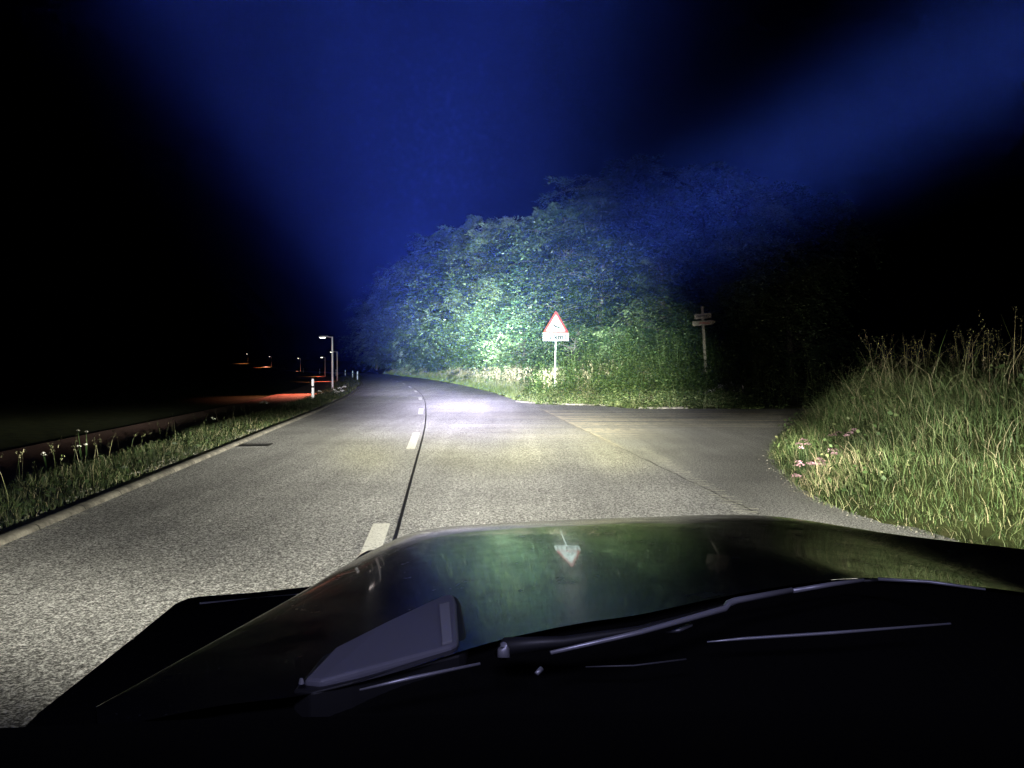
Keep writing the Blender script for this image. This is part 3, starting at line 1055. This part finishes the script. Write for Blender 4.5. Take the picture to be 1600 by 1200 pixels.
def arch_bush(pts, name, label, dist, n=46, sz=(.10, .24)):
    w0 = PD(*pts[0], dist)
    e = empty(name, (w0.x, dist, float(height(w0.x, dist))), label, "bush")
    L = [PD(px, py, dist) - e.location for px, py in pts]
    bm = bmesh.new()
    tube(bm, L, [.02] * len(L), 6)
    for p in L[1:-1:2]: tube(bm, [p, Vector((p.x + .1, .1, -.1))], [.012, .02], 6)
    bm_obj("stem", bm, M_bark, e)
    A = np.array([list(p) for p in L])
    t = rng.uniform(0, len(A) - 1.001, n); i = t.astype(int); fr = (t - i)[:, None]
    c = A[i] * (1 - fr) + A[i + 1] * fr + rng.normal(0, .07, (n, 3))
    dd = rng.normal(0, .6, (n, 3)); dd[:, 2] += .9
    V, F_, Q = cards(c, rng.uniform(*sz, n), dd, .6, .4)
    np_mesh("leaves", V, F_, M_pale, e, Q)
    # dark leafy mass below
    m = n * 26
    t = rng.uniform(0, len(A) - 1.001, m); i = t.astype(int); fr = (t - i)[:, None]
    c = A[i] * (1 - fr) + A[i + 1] * fr
    c[:, 2] *= rng.uniform(0, .95, m); c[:, 1] += rng.normal(.1, .35, m); c[:, 0] += rng.normal(0, .1, m)
    V, F_, Q = cards(c, rng.uniform(.07, .14, m), rng.normal(0, 1, (m, 3)), .6, .55)
    np_mesh("foliage", V, F_, M_herb, e, Q)


arch_bush([(1096, 616), (1110, 612), (1118, 607), (1128, 602), (1139, 599), (1149, 602), (1156, 607), (1163, 613), (1172, 619), (1186, 626)], "bramble_bush",
          "arching bramble with pale leaves lit up beside the side road", 29.8)
arch_bush([(1096, 584), (1100, 578), (1104, 573), (1109, 576)], "bramble_bush", "tuft of pale leaves at the foot of the wooden signpost", 31.2, 16, (.08, .16))

# ------------------------------------------------------------------ flowering plants
M_pink = leaf_mat("pink blossom", [(0, (0.38, 0.20, 0.26)), (1, (0.62, 0.42, 0.47))], .25, vary=.1)
M_wht = leaf_mat("white blossom", [(0, (0.6, 0.6, 0.5)), (1, (0.85, 0.85, 0.75))], .25, vary=.1)


def umbels(pts, dist, label, mt, cat="flowering plant", group=None, rad=.05, name="flowering_plant", dab=34, dsz=.02):
    q = PD(*pts[0], dist) if dist else None
    gx_, gy_ = q.x, dist
    e = empty(name, (gx_, gy_, float(height(gx_, gy_)) - .06), label, cat, group)
    for (px, py) in pts:
        bmS = bmesh.new()
        w = PD(px, py, dist + random.uniform(-.15, .15)) - e.location
        w.z = max(w.z, .15)
        b0 = Vector((w.x * .4, w.y * .5 + .05, -.02))
        tube(bmS, [b0, (b0 + w) / 2 + Vector((.02, .02, 0)), w - Vector((0, 0, .02))], [.006, .005, .004], 5)
        bm_obj("stem", bmS, M_herb, e)
        n = dab
        a = rng.uniform(0, 6.28, n); r_ = np.sqrt(rng.uniform(0, 1, n)) * rad
        c = np.array(list(w)) + np.stack([np.cos(a) * r_, np.sin(a) * r_, .02 - (r_ / rad) ** 2 * rad * .45 + rng.normal(0, .006, n)], -1)
        dd = rng.normal(0, 1, (n, 3)); dd[:, 2] *= .3
        V, F_, Q = cards(c, rng.uniform(.7, 1.3, n) * dsz, dd, .5, .9)
        np_mesh("blossom", V, F_, mt, e, Q)
    return e


gp = "pink flowering plants at the mound's corner"
umbels([(1256, 688), (1252, 700), (1262, 694), (1248, 694)], 10.6, "small pink flower heads nearest the side road asphalt", M_pink, group=gp)
umbels([(1303, 680), (1310, 676), (1298, 684), (1317, 679)], 11.6, "pink flower heads highest up on the mound corner", M_pink, group=gp)
umbels([(1328, 677), (1335, 673), (1322, 681)], 10.6, "pale pink flower heads deepest in the grass", M_pink, group=gp)
umbels([(1303, 705), (1309, 708), (1299, 709)], 10.6, "isolated pair of pink flower heads above the largest cluster", M_pink, group=gp)
umbels([(1268, 730), (1275, 724), (1282, 728), (1287, 722), (1278, 735), (1270, 737), (1284, 736), (1291, 731), (1280, 718), (1266, 724), (1274, 730)], 10.6, "largest dense cluster of pink flower heads", M_pink, group=gp)
umbels([(1248, 722), (1245, 728), (1252, 726), (1243, 743), (1247, 747)], 10.4, "sparse pink flower heads at the asphalt edge below the others", M_pink, group=gp)
umbels([(1303, 728), (1306, 731)], 10.4, "single pink flower head right of the largest cluster", M_pink, group=gp)
gl = "tall white flowering plants on the left verge"
umbels([(122, 673), (135, 675), (123, 698), (134, 695)], 13.2, "tallest white flowers with four heads on the left verge", M_wht, group=gl, rad=.035, dab=18)
umbels([(68, 709), (70, 712)], 12.6, "lone white flower nearest the left picture edge", M_wht, group=gl, rad=.03, dab=14)
umbels([(413, 627), (409, 629), (417, 629)], 29.0, "white flower head rising before the red path", M_wht, group=gl, rad=.10, dab=24, dsz=.05)
umbels([(331, 653), (334, 655)], 22.0, "small white flower midway along the left verge", M_wht, group=gl, rad=.05, dab=14, dsz=.03)
umbels([(522, 609), (526, 612), (530, 606), (534, 610), (521, 613), (538, 604), (529, 615)], 42.0, "cluster of white flowers between the lamp post and the kerb", M_wht, group=gl, rad=.14, dab=20, dsz=.07)
umbels([(499, 611), (504, 614)], 41.0, "white flowers just right of the nearest guide post", M_wht, group=gl, rad=.12, dab=20, dsz=.06)

# gravel along the left kerb and at the mound's foot
M_grav = concrete("gravel stones", (0.24, 0.23, 0.20))


def gravel(xs, ysv, zs, sz, label):
    n = len(xs)
    vs, fs = [], []
    for i in range(n):
        s = sz * random.uniform(.4, 1.3); a = random.uniform(0, 3)
        c = Vector((xs[i], ysv[i], zs[i]))
        pts = [Vector((math.cos(a + k * 1.57) * s * random.uniform(.7, 1.2), math.sin(a + k * 1.57) * s * random.uniform(.7, 1.2), 0)) for k in range(4)]
        q = len(vs)
        vs += [tuple(c + p) for p in pts] + [tuple(c + p * .6 + Vector((0, 0, s * .7))) for p in pts]
        fs += [(q + 4, q + 5, q + 6, q + 7)] + [(q + k, q + (k + 1) % 4, q + 4 + (k + 1) % 4, q + 4 + k) for k in range(4)]
    return tag(np_mesh("gravel", vs, fs, M_grav), label, "gravel", kind="stuff")


n = 2200
yy = 4 + rng.uniform(0, 1, n) * 34; k = np.sin(yy * 1.1) + np.sin(yy * 2.7) + rng.uniform(0, 2.0, n) > .7; yy = yy[k]
dd_ = .25 + rng.uniform(0, 1, len(yy)) ** 2 * .32
x, y = off(yy, lef(yy) - dd_)
gravel(x, y, height(x, y) * 0 + .035 + rng.uniform(-.01, .012, len(x)), .020, "loose pale stones behind the left kerb")
n = 600
y = rng.uniform(5, 16, n); x = np.interp(y, BB_Y, BB_X) + rng.normal(-.02, .12, n)
gravel(x, y, np.where(bank_d(x, y) > 0, height(x, y) - .045, 0.001), .012, "small stones along the foot of the right grass mound")

# drain grate
M_iron = mat("cast iron", (0.02, 0.02, 0.02), .6, .5)
dp = P(398, 696.5)
dg = empty("drain_grate", (dp.x, dp.y, .006), "black iron drain grate in the asphalt beside the left kerb", "drain", rz=-math.atan(float(slope(dp.y))) + 0)
dg.rotation_euler.z = math.atan(-float(slope(dp.y))) * -1 * -1
bm = bmesh.new()
for c, s in (((0, .28, .006), (.6, .04, .012)), ((0, -.28, .006), (.6, .04, .012)), ((-.28, 0, .006), (.04, .52, .012)), ((.28, 0, .006), (.04, .52, .012))): box(bm, c, s)
bm_obj("frame", bm, M_iron, dg)
bm = bmesh.new()
for i in range(7): box(bm, (-.21 + i * .07, 0, .005), (.028, .52, .008))
bm_obj("grille", bm, M_iron, dg)
bm = bmesh.new(); box(bm, (0, 0, .0015), (.52, .52, .001)); bm_obj("pit", bm, M_bit, dg)

# ------------------------------------------------------------------ guide posts
M_post = mat("white plastic", (0.85, 0.85, 0.83), .4)
M_refl = mat("white reflector", (0.95, 0.95, 0.95), .2)


def guide_post(x, y, label):
    e = empty("guide_post", (x, y, float(base_z(x, y)) + .02), label, "guide post", "white guide posts along the left kerb")
    bm = bmesh.new()
    def ring(z, w_, d_):
        return [bm.verts.new((math.cos(a) * w_ * (.8 if abs(math.sin(a)) > .5 else 1), math.sin(a) * d_, z)) for a in np.linspace(0, 2 * math.pi, 12, endpoint=False)]
    rs = [ring(-.1, .062, .05), ring(.62, .058, .047)]
    for i in range(12): bm.faces.new((rs[0][i], rs[0][(i + 1) % 12], rs[1][(i + 1) % 12], rs[1][i]))
    bm.faces.new(rs[1][::-1])
    bm_obj("shaft", bm, M_post, e, smooth=False)
    bm = bmesh.new()
    rs = [ring(.621, .059, .048), ring(.70, .059, .048)]
    for i in range(12): bm.faces.new((rs[0][i], rs[0][(i + 1) % 12], rs[1][(i + 1) % 12], rs[1][i]))
    bm.faces.new(rs[0]); bm.faces.new(rs[1][::-1])
    bm_obj("black_band", bm, M_blk, e)
    bm = bmesh.new()
    rs = [ring(.701, .06, .049), ring(.98, .057, .046), ring(1.02, .035, .03)]
    for q in (0, 1):
        for i in range(12): bm.faces.new((rs[q][i], rs[q][(i + 1) % 12], rs[q + 1][(i + 1) % 12], rs[q + 1][i]))
    bm.faces.new(rs[0]); bm.faces.new(rs[2][::-1])
    bm_obj("head", bm, M_post, e)
    bm = bmesh.new(); box(bm, (0, -.053, .86), (.05, .008, .14)); bm_obj("reflector", bm, M_refl, e, bevel=.003)
    return e


GP = [(488.5, 34, "nearest and largest white guide post with a black band"),
      (558.5, 80, "guide post standing closest to where the kerb vanishes round the bend"),
      (551, 93, "guide post just left of the one at the vanishing kerb"),
      (539.5, 111, "small guide post between the lamp posts and the bend"),
      (525, 130, "far guide post at the foot of the second lamp post"),
      (499.5, 160, "far guide post left of the tall lamp post"),
      (474, 200, "far guide post near the curved row of dim lamps"),
      (444.5, 250, "farthest guide post, a white speck in the dark field")]
for px, D, lab in GP:
    guide_post((px - 800) / F * D, D, lab)

# ------------------------------------------------------------------ street lamps
M_lens = mat("lamp lens", (1, 1, 1), emit=(1.0, 0.9, 0.85), es=9)
M_pole = mat("lamp pole", (0.40, 0.36, 0.34), .5, .3)


def street_lamp(px, D, pytop, pybase, label, arm, glow, es=1.0, rr=4.0):
    pb = PD(px, pybase, D); pt = PD(px, pytop, D)
    e = empty("street_lamp", (pb.x, D, pb.z), label, "street lamp", "street lamps along the red path")
    h = pt.z - pb.z
    bm = bmesh.new(); tube(bm, [(0, 0, -.9), (0, 0, 1.2), (0, 0, h)], [.085, .075, .05], 10); bm_obj("pole", bm, M_pole, e)
    bm = bmesh.new(); tube(bm, [(0, 0, h - .05), (-arm * .7, 0, h)], [.04, .035], 8); bm_obj("arm", bm, M_pole, e)
    bm = bmesh.new()
    a = -arm * .7
    prism(bm, [(a + .05, -.13, h - .03), (a - .55, -.10, h - .05), (a - .55, .10, h - .05), (a + .05, .13, h - .03)], (0, 0, .09))
    hd = bm_obj("lamp_head", bm, M_pole, e, bevel=.02)
    bm = bmesh.new(); box(bm, (a - .3, 0, h - .075), (.34, .16, .03)); ln = bm_obj("lens", bm, M_lens, hd)
    l = bpy.data.lights.new("street_lamp_light", 'SPOT'); l.energy = glow; l.color = (1.0, 0.30, 0.18); l.spot_size = R(70); l.spot_blend = .8; l.shadow_soft_size = .12
    lo_ = bpy.data.objects.new("street_lamp_light", l); col.objects.link(lo_); lo_.parent = e; lo_.location = (a - .3, 0, h - .12); lo_.rotation_euler = (R(-42 if D < 60 else -15), R(6 if D < 60 else 18), 0)
    return e


street_lamp(519.5, 52, 526, 604, "tall nearest street lamp with its arm to the left, beside the kerb", .5, 8500)
street_lamp(527, 92, 549.5, 589, "second street lamp, just right of and beyond the tallest one", .5, 3500)
street_lamp(508, 135, 558, 581, "dim street lamp showing just left of the tall one", .4, 5000)
street_lamp(469.5, 230, 559.5, 577, "small far street lamp in the middle of the curved row", .5, 15000)
street_lamp(424, 290, 557, 573, "far street lamp second from the left end of the row", .5, 18000)
street_lamp(387.5, 340, 553, 569, "farthest street lamp at the left end of the row", .2, 14000)

# wooden plank leaning far off near the middle lamp
# ------------------------------------------------------------------ the car
M_paintc = bpy.data.materials.new("black car paint"); M_paintc.use_nodes = True
_b = M_paintc.node_tree.nodes["Principled BSDF"]
_b.inputs["Base Color"].default_value = (0.006, 0.006, 0.007, 1); _b.inputs["Roughness"].default_value = .16; _b.inputs["Specular IOR Level"].default_value = .2
_b.inputs["Coat Weight"].default_value = .42; _b.inputs["Coat Roughness"].default_value = .035; _b.inputs["Coat IOR"].default_value = 1.42
_nt = M_paintc.node_tree; _g = _nt.nodes.new("ShaderNodeNewGeometry")
_n = noise(_nt, _g.outputs["Position"], 7, 5, .7); _r = ramp(_nt, _n.outputs[0], [(.35, .12), (.7, .3)]); _nt.links.new(_r.outputs[0], _b.inputs["Roughness"])
_n3 = noise(_nt, _g.outputs["Position"], 230, 2, .6); _r3 = ramp(_nt, _n3.outputs[0], [(.70, (.006, .006, .007)), (.76, (.10, .10, .10))]); _nt.links.new(_r3.outputs[0], _b.inputs["Base Color"])
_n2 = noise(_nt, _g.outputs["Position"], 600, 2, .7); _bp = _nt.nodes.new("ShaderNodeBump"); _bp.inputs["Strength"].default_value = .02; _bp.inputs["Distance"].default_value = .001
_nt.links.new(_n2.outputs[0], _bp.inputs["Height"]); _nt.links.new(_bp.outputs[0], _b.inputs["Normal"])
M_plas = mat("matte dark plastic", (0.05, 0.05, 0.055), .45, spec=.4)
M_panel = mat("grey textured plastic", (0.11, 0.11, 0.135), .5, spec=.4)
M_dash = mat("black dashboard", (0.002, 0.002, 0.002), .9, spec=.05)
M_rub = mat("black rubber", (0.012, 0.012, 0.013), .5, spec=.4)
M_wip = mat("worn wiper arm", (0.30, 0.30, 0.33), .35, .5)
M_glas = mat("lamp glass", (0.9, 0.9, 0.9), .05, emit=(1, .97, .9), es=3)

car = empty("car", (0.25, 1.6, 0), "black car bonnet seen from the driver's seat, wipers and dark dashboard below", "car")
CI = Vector((-0.25, -1.6, 0))


def cobj(name, bm, m, parent=car, **k):
    for v in bm.verts: v.co += CI
    return bm_obj(name, bm, m, parent, **k)


# bonnet: lines run from the rear edge to the front / side outline, then down
rear = [P(150, 1112, 1.175), P(330, 1105, 1.20), P(480, 1085, 1.215), P(620, 1050, 1.225), P(770, 1003, 1.232), P(900, 975, 1.235), P(1000, 960, 1.237), P(1112, 936, 1.238), P(1230, 915, 1.238), P(1350, 903, 1.237), P(1480, 912, 1.195), P(1600, 926, 1.158), P(1750, 955, 1.15), P(1900, 990, 1.14)]
front = [P(150, 1105, 1.17), P(300, 1021, 1.15), P(470, 926, 1.10), P(545, 880, 1.07), P(600, 851, 1.055), P(640, 834, 1.05), P(690, 824, 1.052), P(760, 819, 1.058), P(850, 814, 1.062), P(1000, 808, 1.066), P(1190, 805, 1.066), P(1400, 835, 1.125), P(1600, 858, 1.152), P(1800, 885, 1.15)]
rear[0] = rear[0] + Vector((.03, -.05, .0))
K = len(rear)


def resample(pts, n):
    pts = [Vector(p) for p in pts]
    out = []
    t = np.linspace(0, len(pts) - 1, n)
    for q in t:
        i = min(int(q), len(pts) - 2); f = q - i
        p0 = pts[max(i - 1, 0)]; p1 = pts[i]; p2 = pts[i + 1]; p3 = pts[min(i + 2, len(pts) - 1)]
        out.append(0.5 * ((2 * p1) + (-p0 + p2) * f + (2 * p0 - 5 * p1 + 4 * p2 - p3) * f * f + (-p0 + 3 * p1 - 3 * p2 + p3) * f ** 3))
    return out


NR = 105
ra, fa = resample(rear, NR), resample(front, NR)
bm = bmesh.new()
rows = []
SS = np.concatenate([np.linspace(0, .8, 14), np.linspace(.84, 1, 8)])
for a, b in zip(ra, fa):
    ln = []
    dxy = Vector((b.x - a.x, b.y - a.y, 0))
    L = dxy.length
    dz = b.z - a.z
    ti = len(rows) / (NR - 1)
    cc = float(np.interp(ti, [0, .2, .32, .55, .75, .85, 1], [.002, .005, .028, .028, .020, .003, .003]))
    rr_ = float(np.interp(ti, [0, .2, .36, .55, .75, .85, 1], [.003, .005, .022, .024, .014, .004, .003]))
    for s in SS:
        z = a.z + (dz + cc) * s - cc * s ** 6
        ln.append(bm.verts.new((a.x + dxy.x * s, a.y + dxy.y * s, z)))
    dn = dxy.normalized() if L > .05 else Vector((-1, 0, 0))
    # outward rounding then drop
    s1 = (dz - 5 * cc) / max(L, .15)
    for q in range(1, 9):
        t = q / 8
        ang = min(math.atan(-s1), .5) + t * (1.45 - min(math.atan(-s1), .5))
        pz = ln[-1].co.z - math.sin(ang) * rr_ * (1 + 0.6 * t)
        pr = math.cos(ang) * rr_ * (1 + .6 * t)
        ln.append(bm.verts.new((ln[-1].co.x + dn.x * pr, ln[-1].co.y + dn.y * pr, pz)))
    ln.append(bm.verts.new((ln[-1].co.x, ln[-1].co.y, ln[-1].co.z - .10)))
    rows.append(ln)
for i in range(len(rows) - 1):
    for k in range(len(rows[0]) - 1):
        bm.faces.new((rows[i][k], rows[i][k + 1], rows[i + 1][k + 1], rows[i + 1][k]))
hood = cobj("bonnet", bm, M_paintc, smooth=True)

# left front wing
bm = bmesh.new()
fo = [P(0, 1165, 1.02), P(50, 1121, 1.0), P(150, 1040, .995), P(270, 943, .99), P(280, 938, .99), P(292, 933, .99), P(312, 930.5, .99), P(400, 924, .985), P(520, 912, .975)]
fi = [P(560, 905, .96), P(560, 1000, 1.0), P(330, 1060, 1.03), P(200, 1190, 1.03)]
prism(bm, fo + fi, (0, 0, -.32))
cobj("wing", bm, M_paintc, bevel=.012, seg=3)
bm = bmesh.new()
prism(bm, [P(312, 941, .9935), P(470, 927.5, .9865), P(469, 929, .9865), P(312, 942.2, .9935)], (0, 0, -.004))
cobj("wing_trim", bm, M_wip)

# right front wing
bm = bmesh.new()
prism(bm, [(1.16, 1.2, .95), (1.55, 1.15, .90), (1.60, 2.2, .86), (1.50, 2.65, .84), (1.25, 2.8, .84)], (0, 0, -.3))
cobj("wing", bm, M_paintc, bevel=.03, seg=3)
# lower body, bumper, grille (in front, below the bonnet lip)
bm = bmesh.new()
prism(bm, [(-.80, 1.0, .66), (-.80, 2.3, .66), (-.62, 2.85, .66), (-.1, 2.98, .66), (.6, 2.98, .66), (1.12, 2.85, .66), (1.42, 2.3, .66), (1.42, 1.0, .66)], (0, 0, -.32))
cobj("bumper", bm, M_plas, bevel=.03)
bm = bmesh.new()
for i in range(5): box(bm, (.25, 2.86, .70 + i * .05), (.9, .03, .018))
cobj("grille", bm, M_plas)
bm = bmesh.new(); box(bm, (.25, 1.9, .80), (1.5, 1.7, .26)); cobj("engine_bay", bm, M_dash)
for hx, hy, hz in HEADS:
    bm = bmesh.new(); tube(bm, [(hx, hy - .22, hz), (hx, hy - .10, hz)], [.07, .10], 20)
    hl = cobj("headlight", bm, M_plas)
    bm = bmesh.new(); tube(bm, [(hx, hy - .099, hz), (hx, hy - .085, hz)], [.092, .08], 20)
    cobj("lens", bm, M_glas, hl)
for wx in (-.70, 1.22):
    bm = bmesh.new(); tube(bm, [(wx - .11, 2.15, .36), (wx - .09, 2.15, .36), (wx + .09, 2.15, .36), (wx + .11, 2.15, .36)], [.31, .36, .36, .31], 28)
    wh = cobj("wheel", bm, M_rub)
    bm = bmesh.new(); tube(bm, [(wx - .118, 2.15, .36), (wx + .118, 2.15, .36)], .21, 20); cobj("rim", bm, M_wip, wh)

# bonnet insert panel (raised grey plastic)
zp = 1.226
pp = [P(474, 1066, zp - .008), P(522, 1016, zp - .012), P(600, 976, zp - .006), P(688, 934, zp - .002), P(700, 931, zp - .002), P(710, 933, zp - .002), P(713, 942, zp), P(717, 1000, zp + .003), P(716, 1008, zp + .003), P(706, 1013, zp + .003), P(560, 1052, zp), P(500, 1068, zp - .004)]
bm = bmesh.new(); prism(bm, [p + Vector((0, 0, .004)) for p in pp], (0, 0, -.05)); ins = cobj("vent_panel", bm, M_panel, bevel=.010, seg=3)
cen = sum(pp, Vector()) / len(pp)
bm = bmesh.new(); prism(bm, [p + (p - cen).normalized() * .016 + Vector((0, 0, -.004)) for p in pp], (0, 0, -.05)); cobj("panel_seal", bm, M_rub, ins, bevel=.004)
bm = bmesh.new(); prism(bm, [P(686, 944, zp + .007), P(702, 940, zp + .007), P(707, 1000, zp + .010), P(691, 1005, zp + .010)], (0, 0, -.004)); cobj("panel_facet", bm, mat("lighter grey plastic", (.2, .2, .22), .5), ins, bevel=.001)

# cowl behind the bonnet
bm = bmesh.new()
ca = [p + Vector((0, .03, -.010)) for p in ra]
cb = [Vector((p.x * .95, min(p.y - .05, .8), 1.10)) for p in ra]
va = [bm.verts.new(p) for p in ca]; vb = [bm.verts.new(p) for p in cb]
for i in range(len(va) - 1): bm.faces.new((va[i], va[i + 1], vb[i + 1], vb[i]))
cobj("cowl", bm, M_dash)
# thin trims on the cowl
def strip(name, pts, r, m, z=0, parent=car):
    bm = bmesh.new(); tube(bm, pts, r, 8); return cobj(name, bm, m, parent, smooth=True)
strip("cowl_trim", [P(562, 1078, 1.23), P(640, 1060, 1.235), P(750, 1037, 1.24)], [.0012, .0025, .0018], M_wip)
strip("cowl_trim", [P(915, 1042, 1.215), P(990, 1040, 1.215), P(1072, 1030, 1.215)], [.0008, .0012, .0012], M_plas)
# wipers
wz = 1.247
wpv = strip("wiper", [P(783, 1022, 1.235), P(790, 1010, wz), P(880, 1003, wz + .004), P(1000, 984, wz + .008), P(1130, 949, wz + .012)], [.010, .012, .0075, .0055, .0045], M_rub)
strip("wiper_arm", [P(860, 1020, wz + .004), P(1000, 988, wz + .010), P(1132, 951, wz + .012), P(1138, 943, wz + .014), P(1150, 938.5, wz + .015), P(1237, 922, wz + .016)], [.0025, .0035, .0045, .005, .005, .0042], M_wip, parent=wpv)
strip("wiper_blade", [P(1237, 923.5, wz + .014), P(1300, 913, wz + .014), P(1349, 906.5, wz + .014)], [.0038, .0038, .003], M_wip, parent=wpv)
strip("wiper_blade_tip", [P(1372, 905, wz + .012), P(1450, 909, wz + .012), P(1540, 921, wz + .01)], [.0028, .0028, .0018], M_wip, parent=wpv)
strip("wiper_blade_rubber", [P(1349, 908, wz + .010), P(1372, 906.5, wz + .010)], .003, M_rub, parent=wpv)
bm = bmesh.new(); c0 = P(787, 1013, wz + .012); tube(bm, [c0 - Vector((0, .004, .01)), c0, c0 + Vector((0, -.004, .006))], [.008, .007, .004], 12); cobj("pivot_cap", bm, M_wip, wpv, smooth=True)
w2 = strip("wiper", [P(1105, 1003, 1.225), P(1160, 998, 1.225), P(1300, 989, 1.226), P(1485, 974.5, 1.228)], [.0008, .0022, .0024, .0016], M_wip)
strip("wiper_joint", [P(1040, 988, 1.235), P(1060, 985, 1.237), P(1080, 976, 1.24)], [.0018, .003, .003], M_wip, parent=w2)
strip("washer_nozzle", [P(838, 1053, 1.225), P(846, 1045, 1.228)], [.0028, .0034], M_wip)
bm = bmesh.new(); c0 = P(945, 812, 1.064); box(bm, c0, (.05, .012, .004)); cobj("bonnet_emblem", bm, M_wip, bevel=.003)
c0 = P(471, 1068, 1.222)
bm = bmesh.new(); tube(bm, [c0, c0 + Vector((0, 0, .006))], [.0035, .002], 8); cobj("panel_screw", bm, M_wip, ins)
# dashboard and roof edge
bm = bmesh.new(); prism(bm, [(-1.0, -.1, 1.05), (-1.0, .70, 1.242), (-.3, .755, 1.25), (.3, .775, 1.25), (1.3, .74, 1.246), (1.5, -.1, 1.05)], (0, 0, -.35)); cobj("dashboard", bm, M_dash)
bm = bmesh.new(); prism(bm, [(-.85, .02, 1.93), (1.35, .02, 1.93), (1.35, -2.6, 1.97), (-.85, -2.6, 1.97)], (0, 0, .035)); cobj("roof", bm, M_paintc)
for grp in (ROOFL, ROOFR):
    xs_ = [p[0] for p in grp]; xa, xb = min(xs_) - .11, max(xs_) + .11
    bm = bmesh.new(); box(bm, ((xa + xb) / 2, -.02, 2.06), (xb - xa, .06, .09)); bb = cobj("roof_light_bar", bm, M_plas, bevel=.01)
    for p in grp:
        bm = bmesh.new(); tube(bm, [(p[0], .011, 2.06), (p[0], .018, 2.06)], [.038, .034], 16); cobj("lens", bm, M_glas, bb)
    for x_ in (xa + .05, xb - .05):
        bm = bmesh.new(); box(bm, (x_, -.04, 1.99), (.03, .04, .06)); cobj("bracket", bm, M_plas, bb)
for l in lights:
    l.parent = car; l.location = l.location - car.location

# ------------------------------------------------------------------ haze
bm = bmesh.new(); box(bm, (0, 0, 20), (3400, 3400, 44)); 
hz = bm_obj("haze", bm, None)
hm = bpy.data.materials.new("haze"); hm.use_nodes = True
nt = hm.node_tree
for n_ in list(nt.nodes):
    if n_.type == 'BSDF_PRINCIPLED': nt.nodes.remove(n_)
pv = nt.nodes.new("ShaderNodeVolumePrincipled")
pv.inputs["Color"].default_value = (0.07, 0.13, 1.0, 1)
pv.inputs["Density"].default_value = 0.57e-4
nt.links.new(pv.outputs[0], nt.nodes["Material Output"].inputs["Volume"])
hz.data.materials.append(hm)
tag(hz, kind='stuff', label="thin night haze that catches the blue beams", cat="haze")
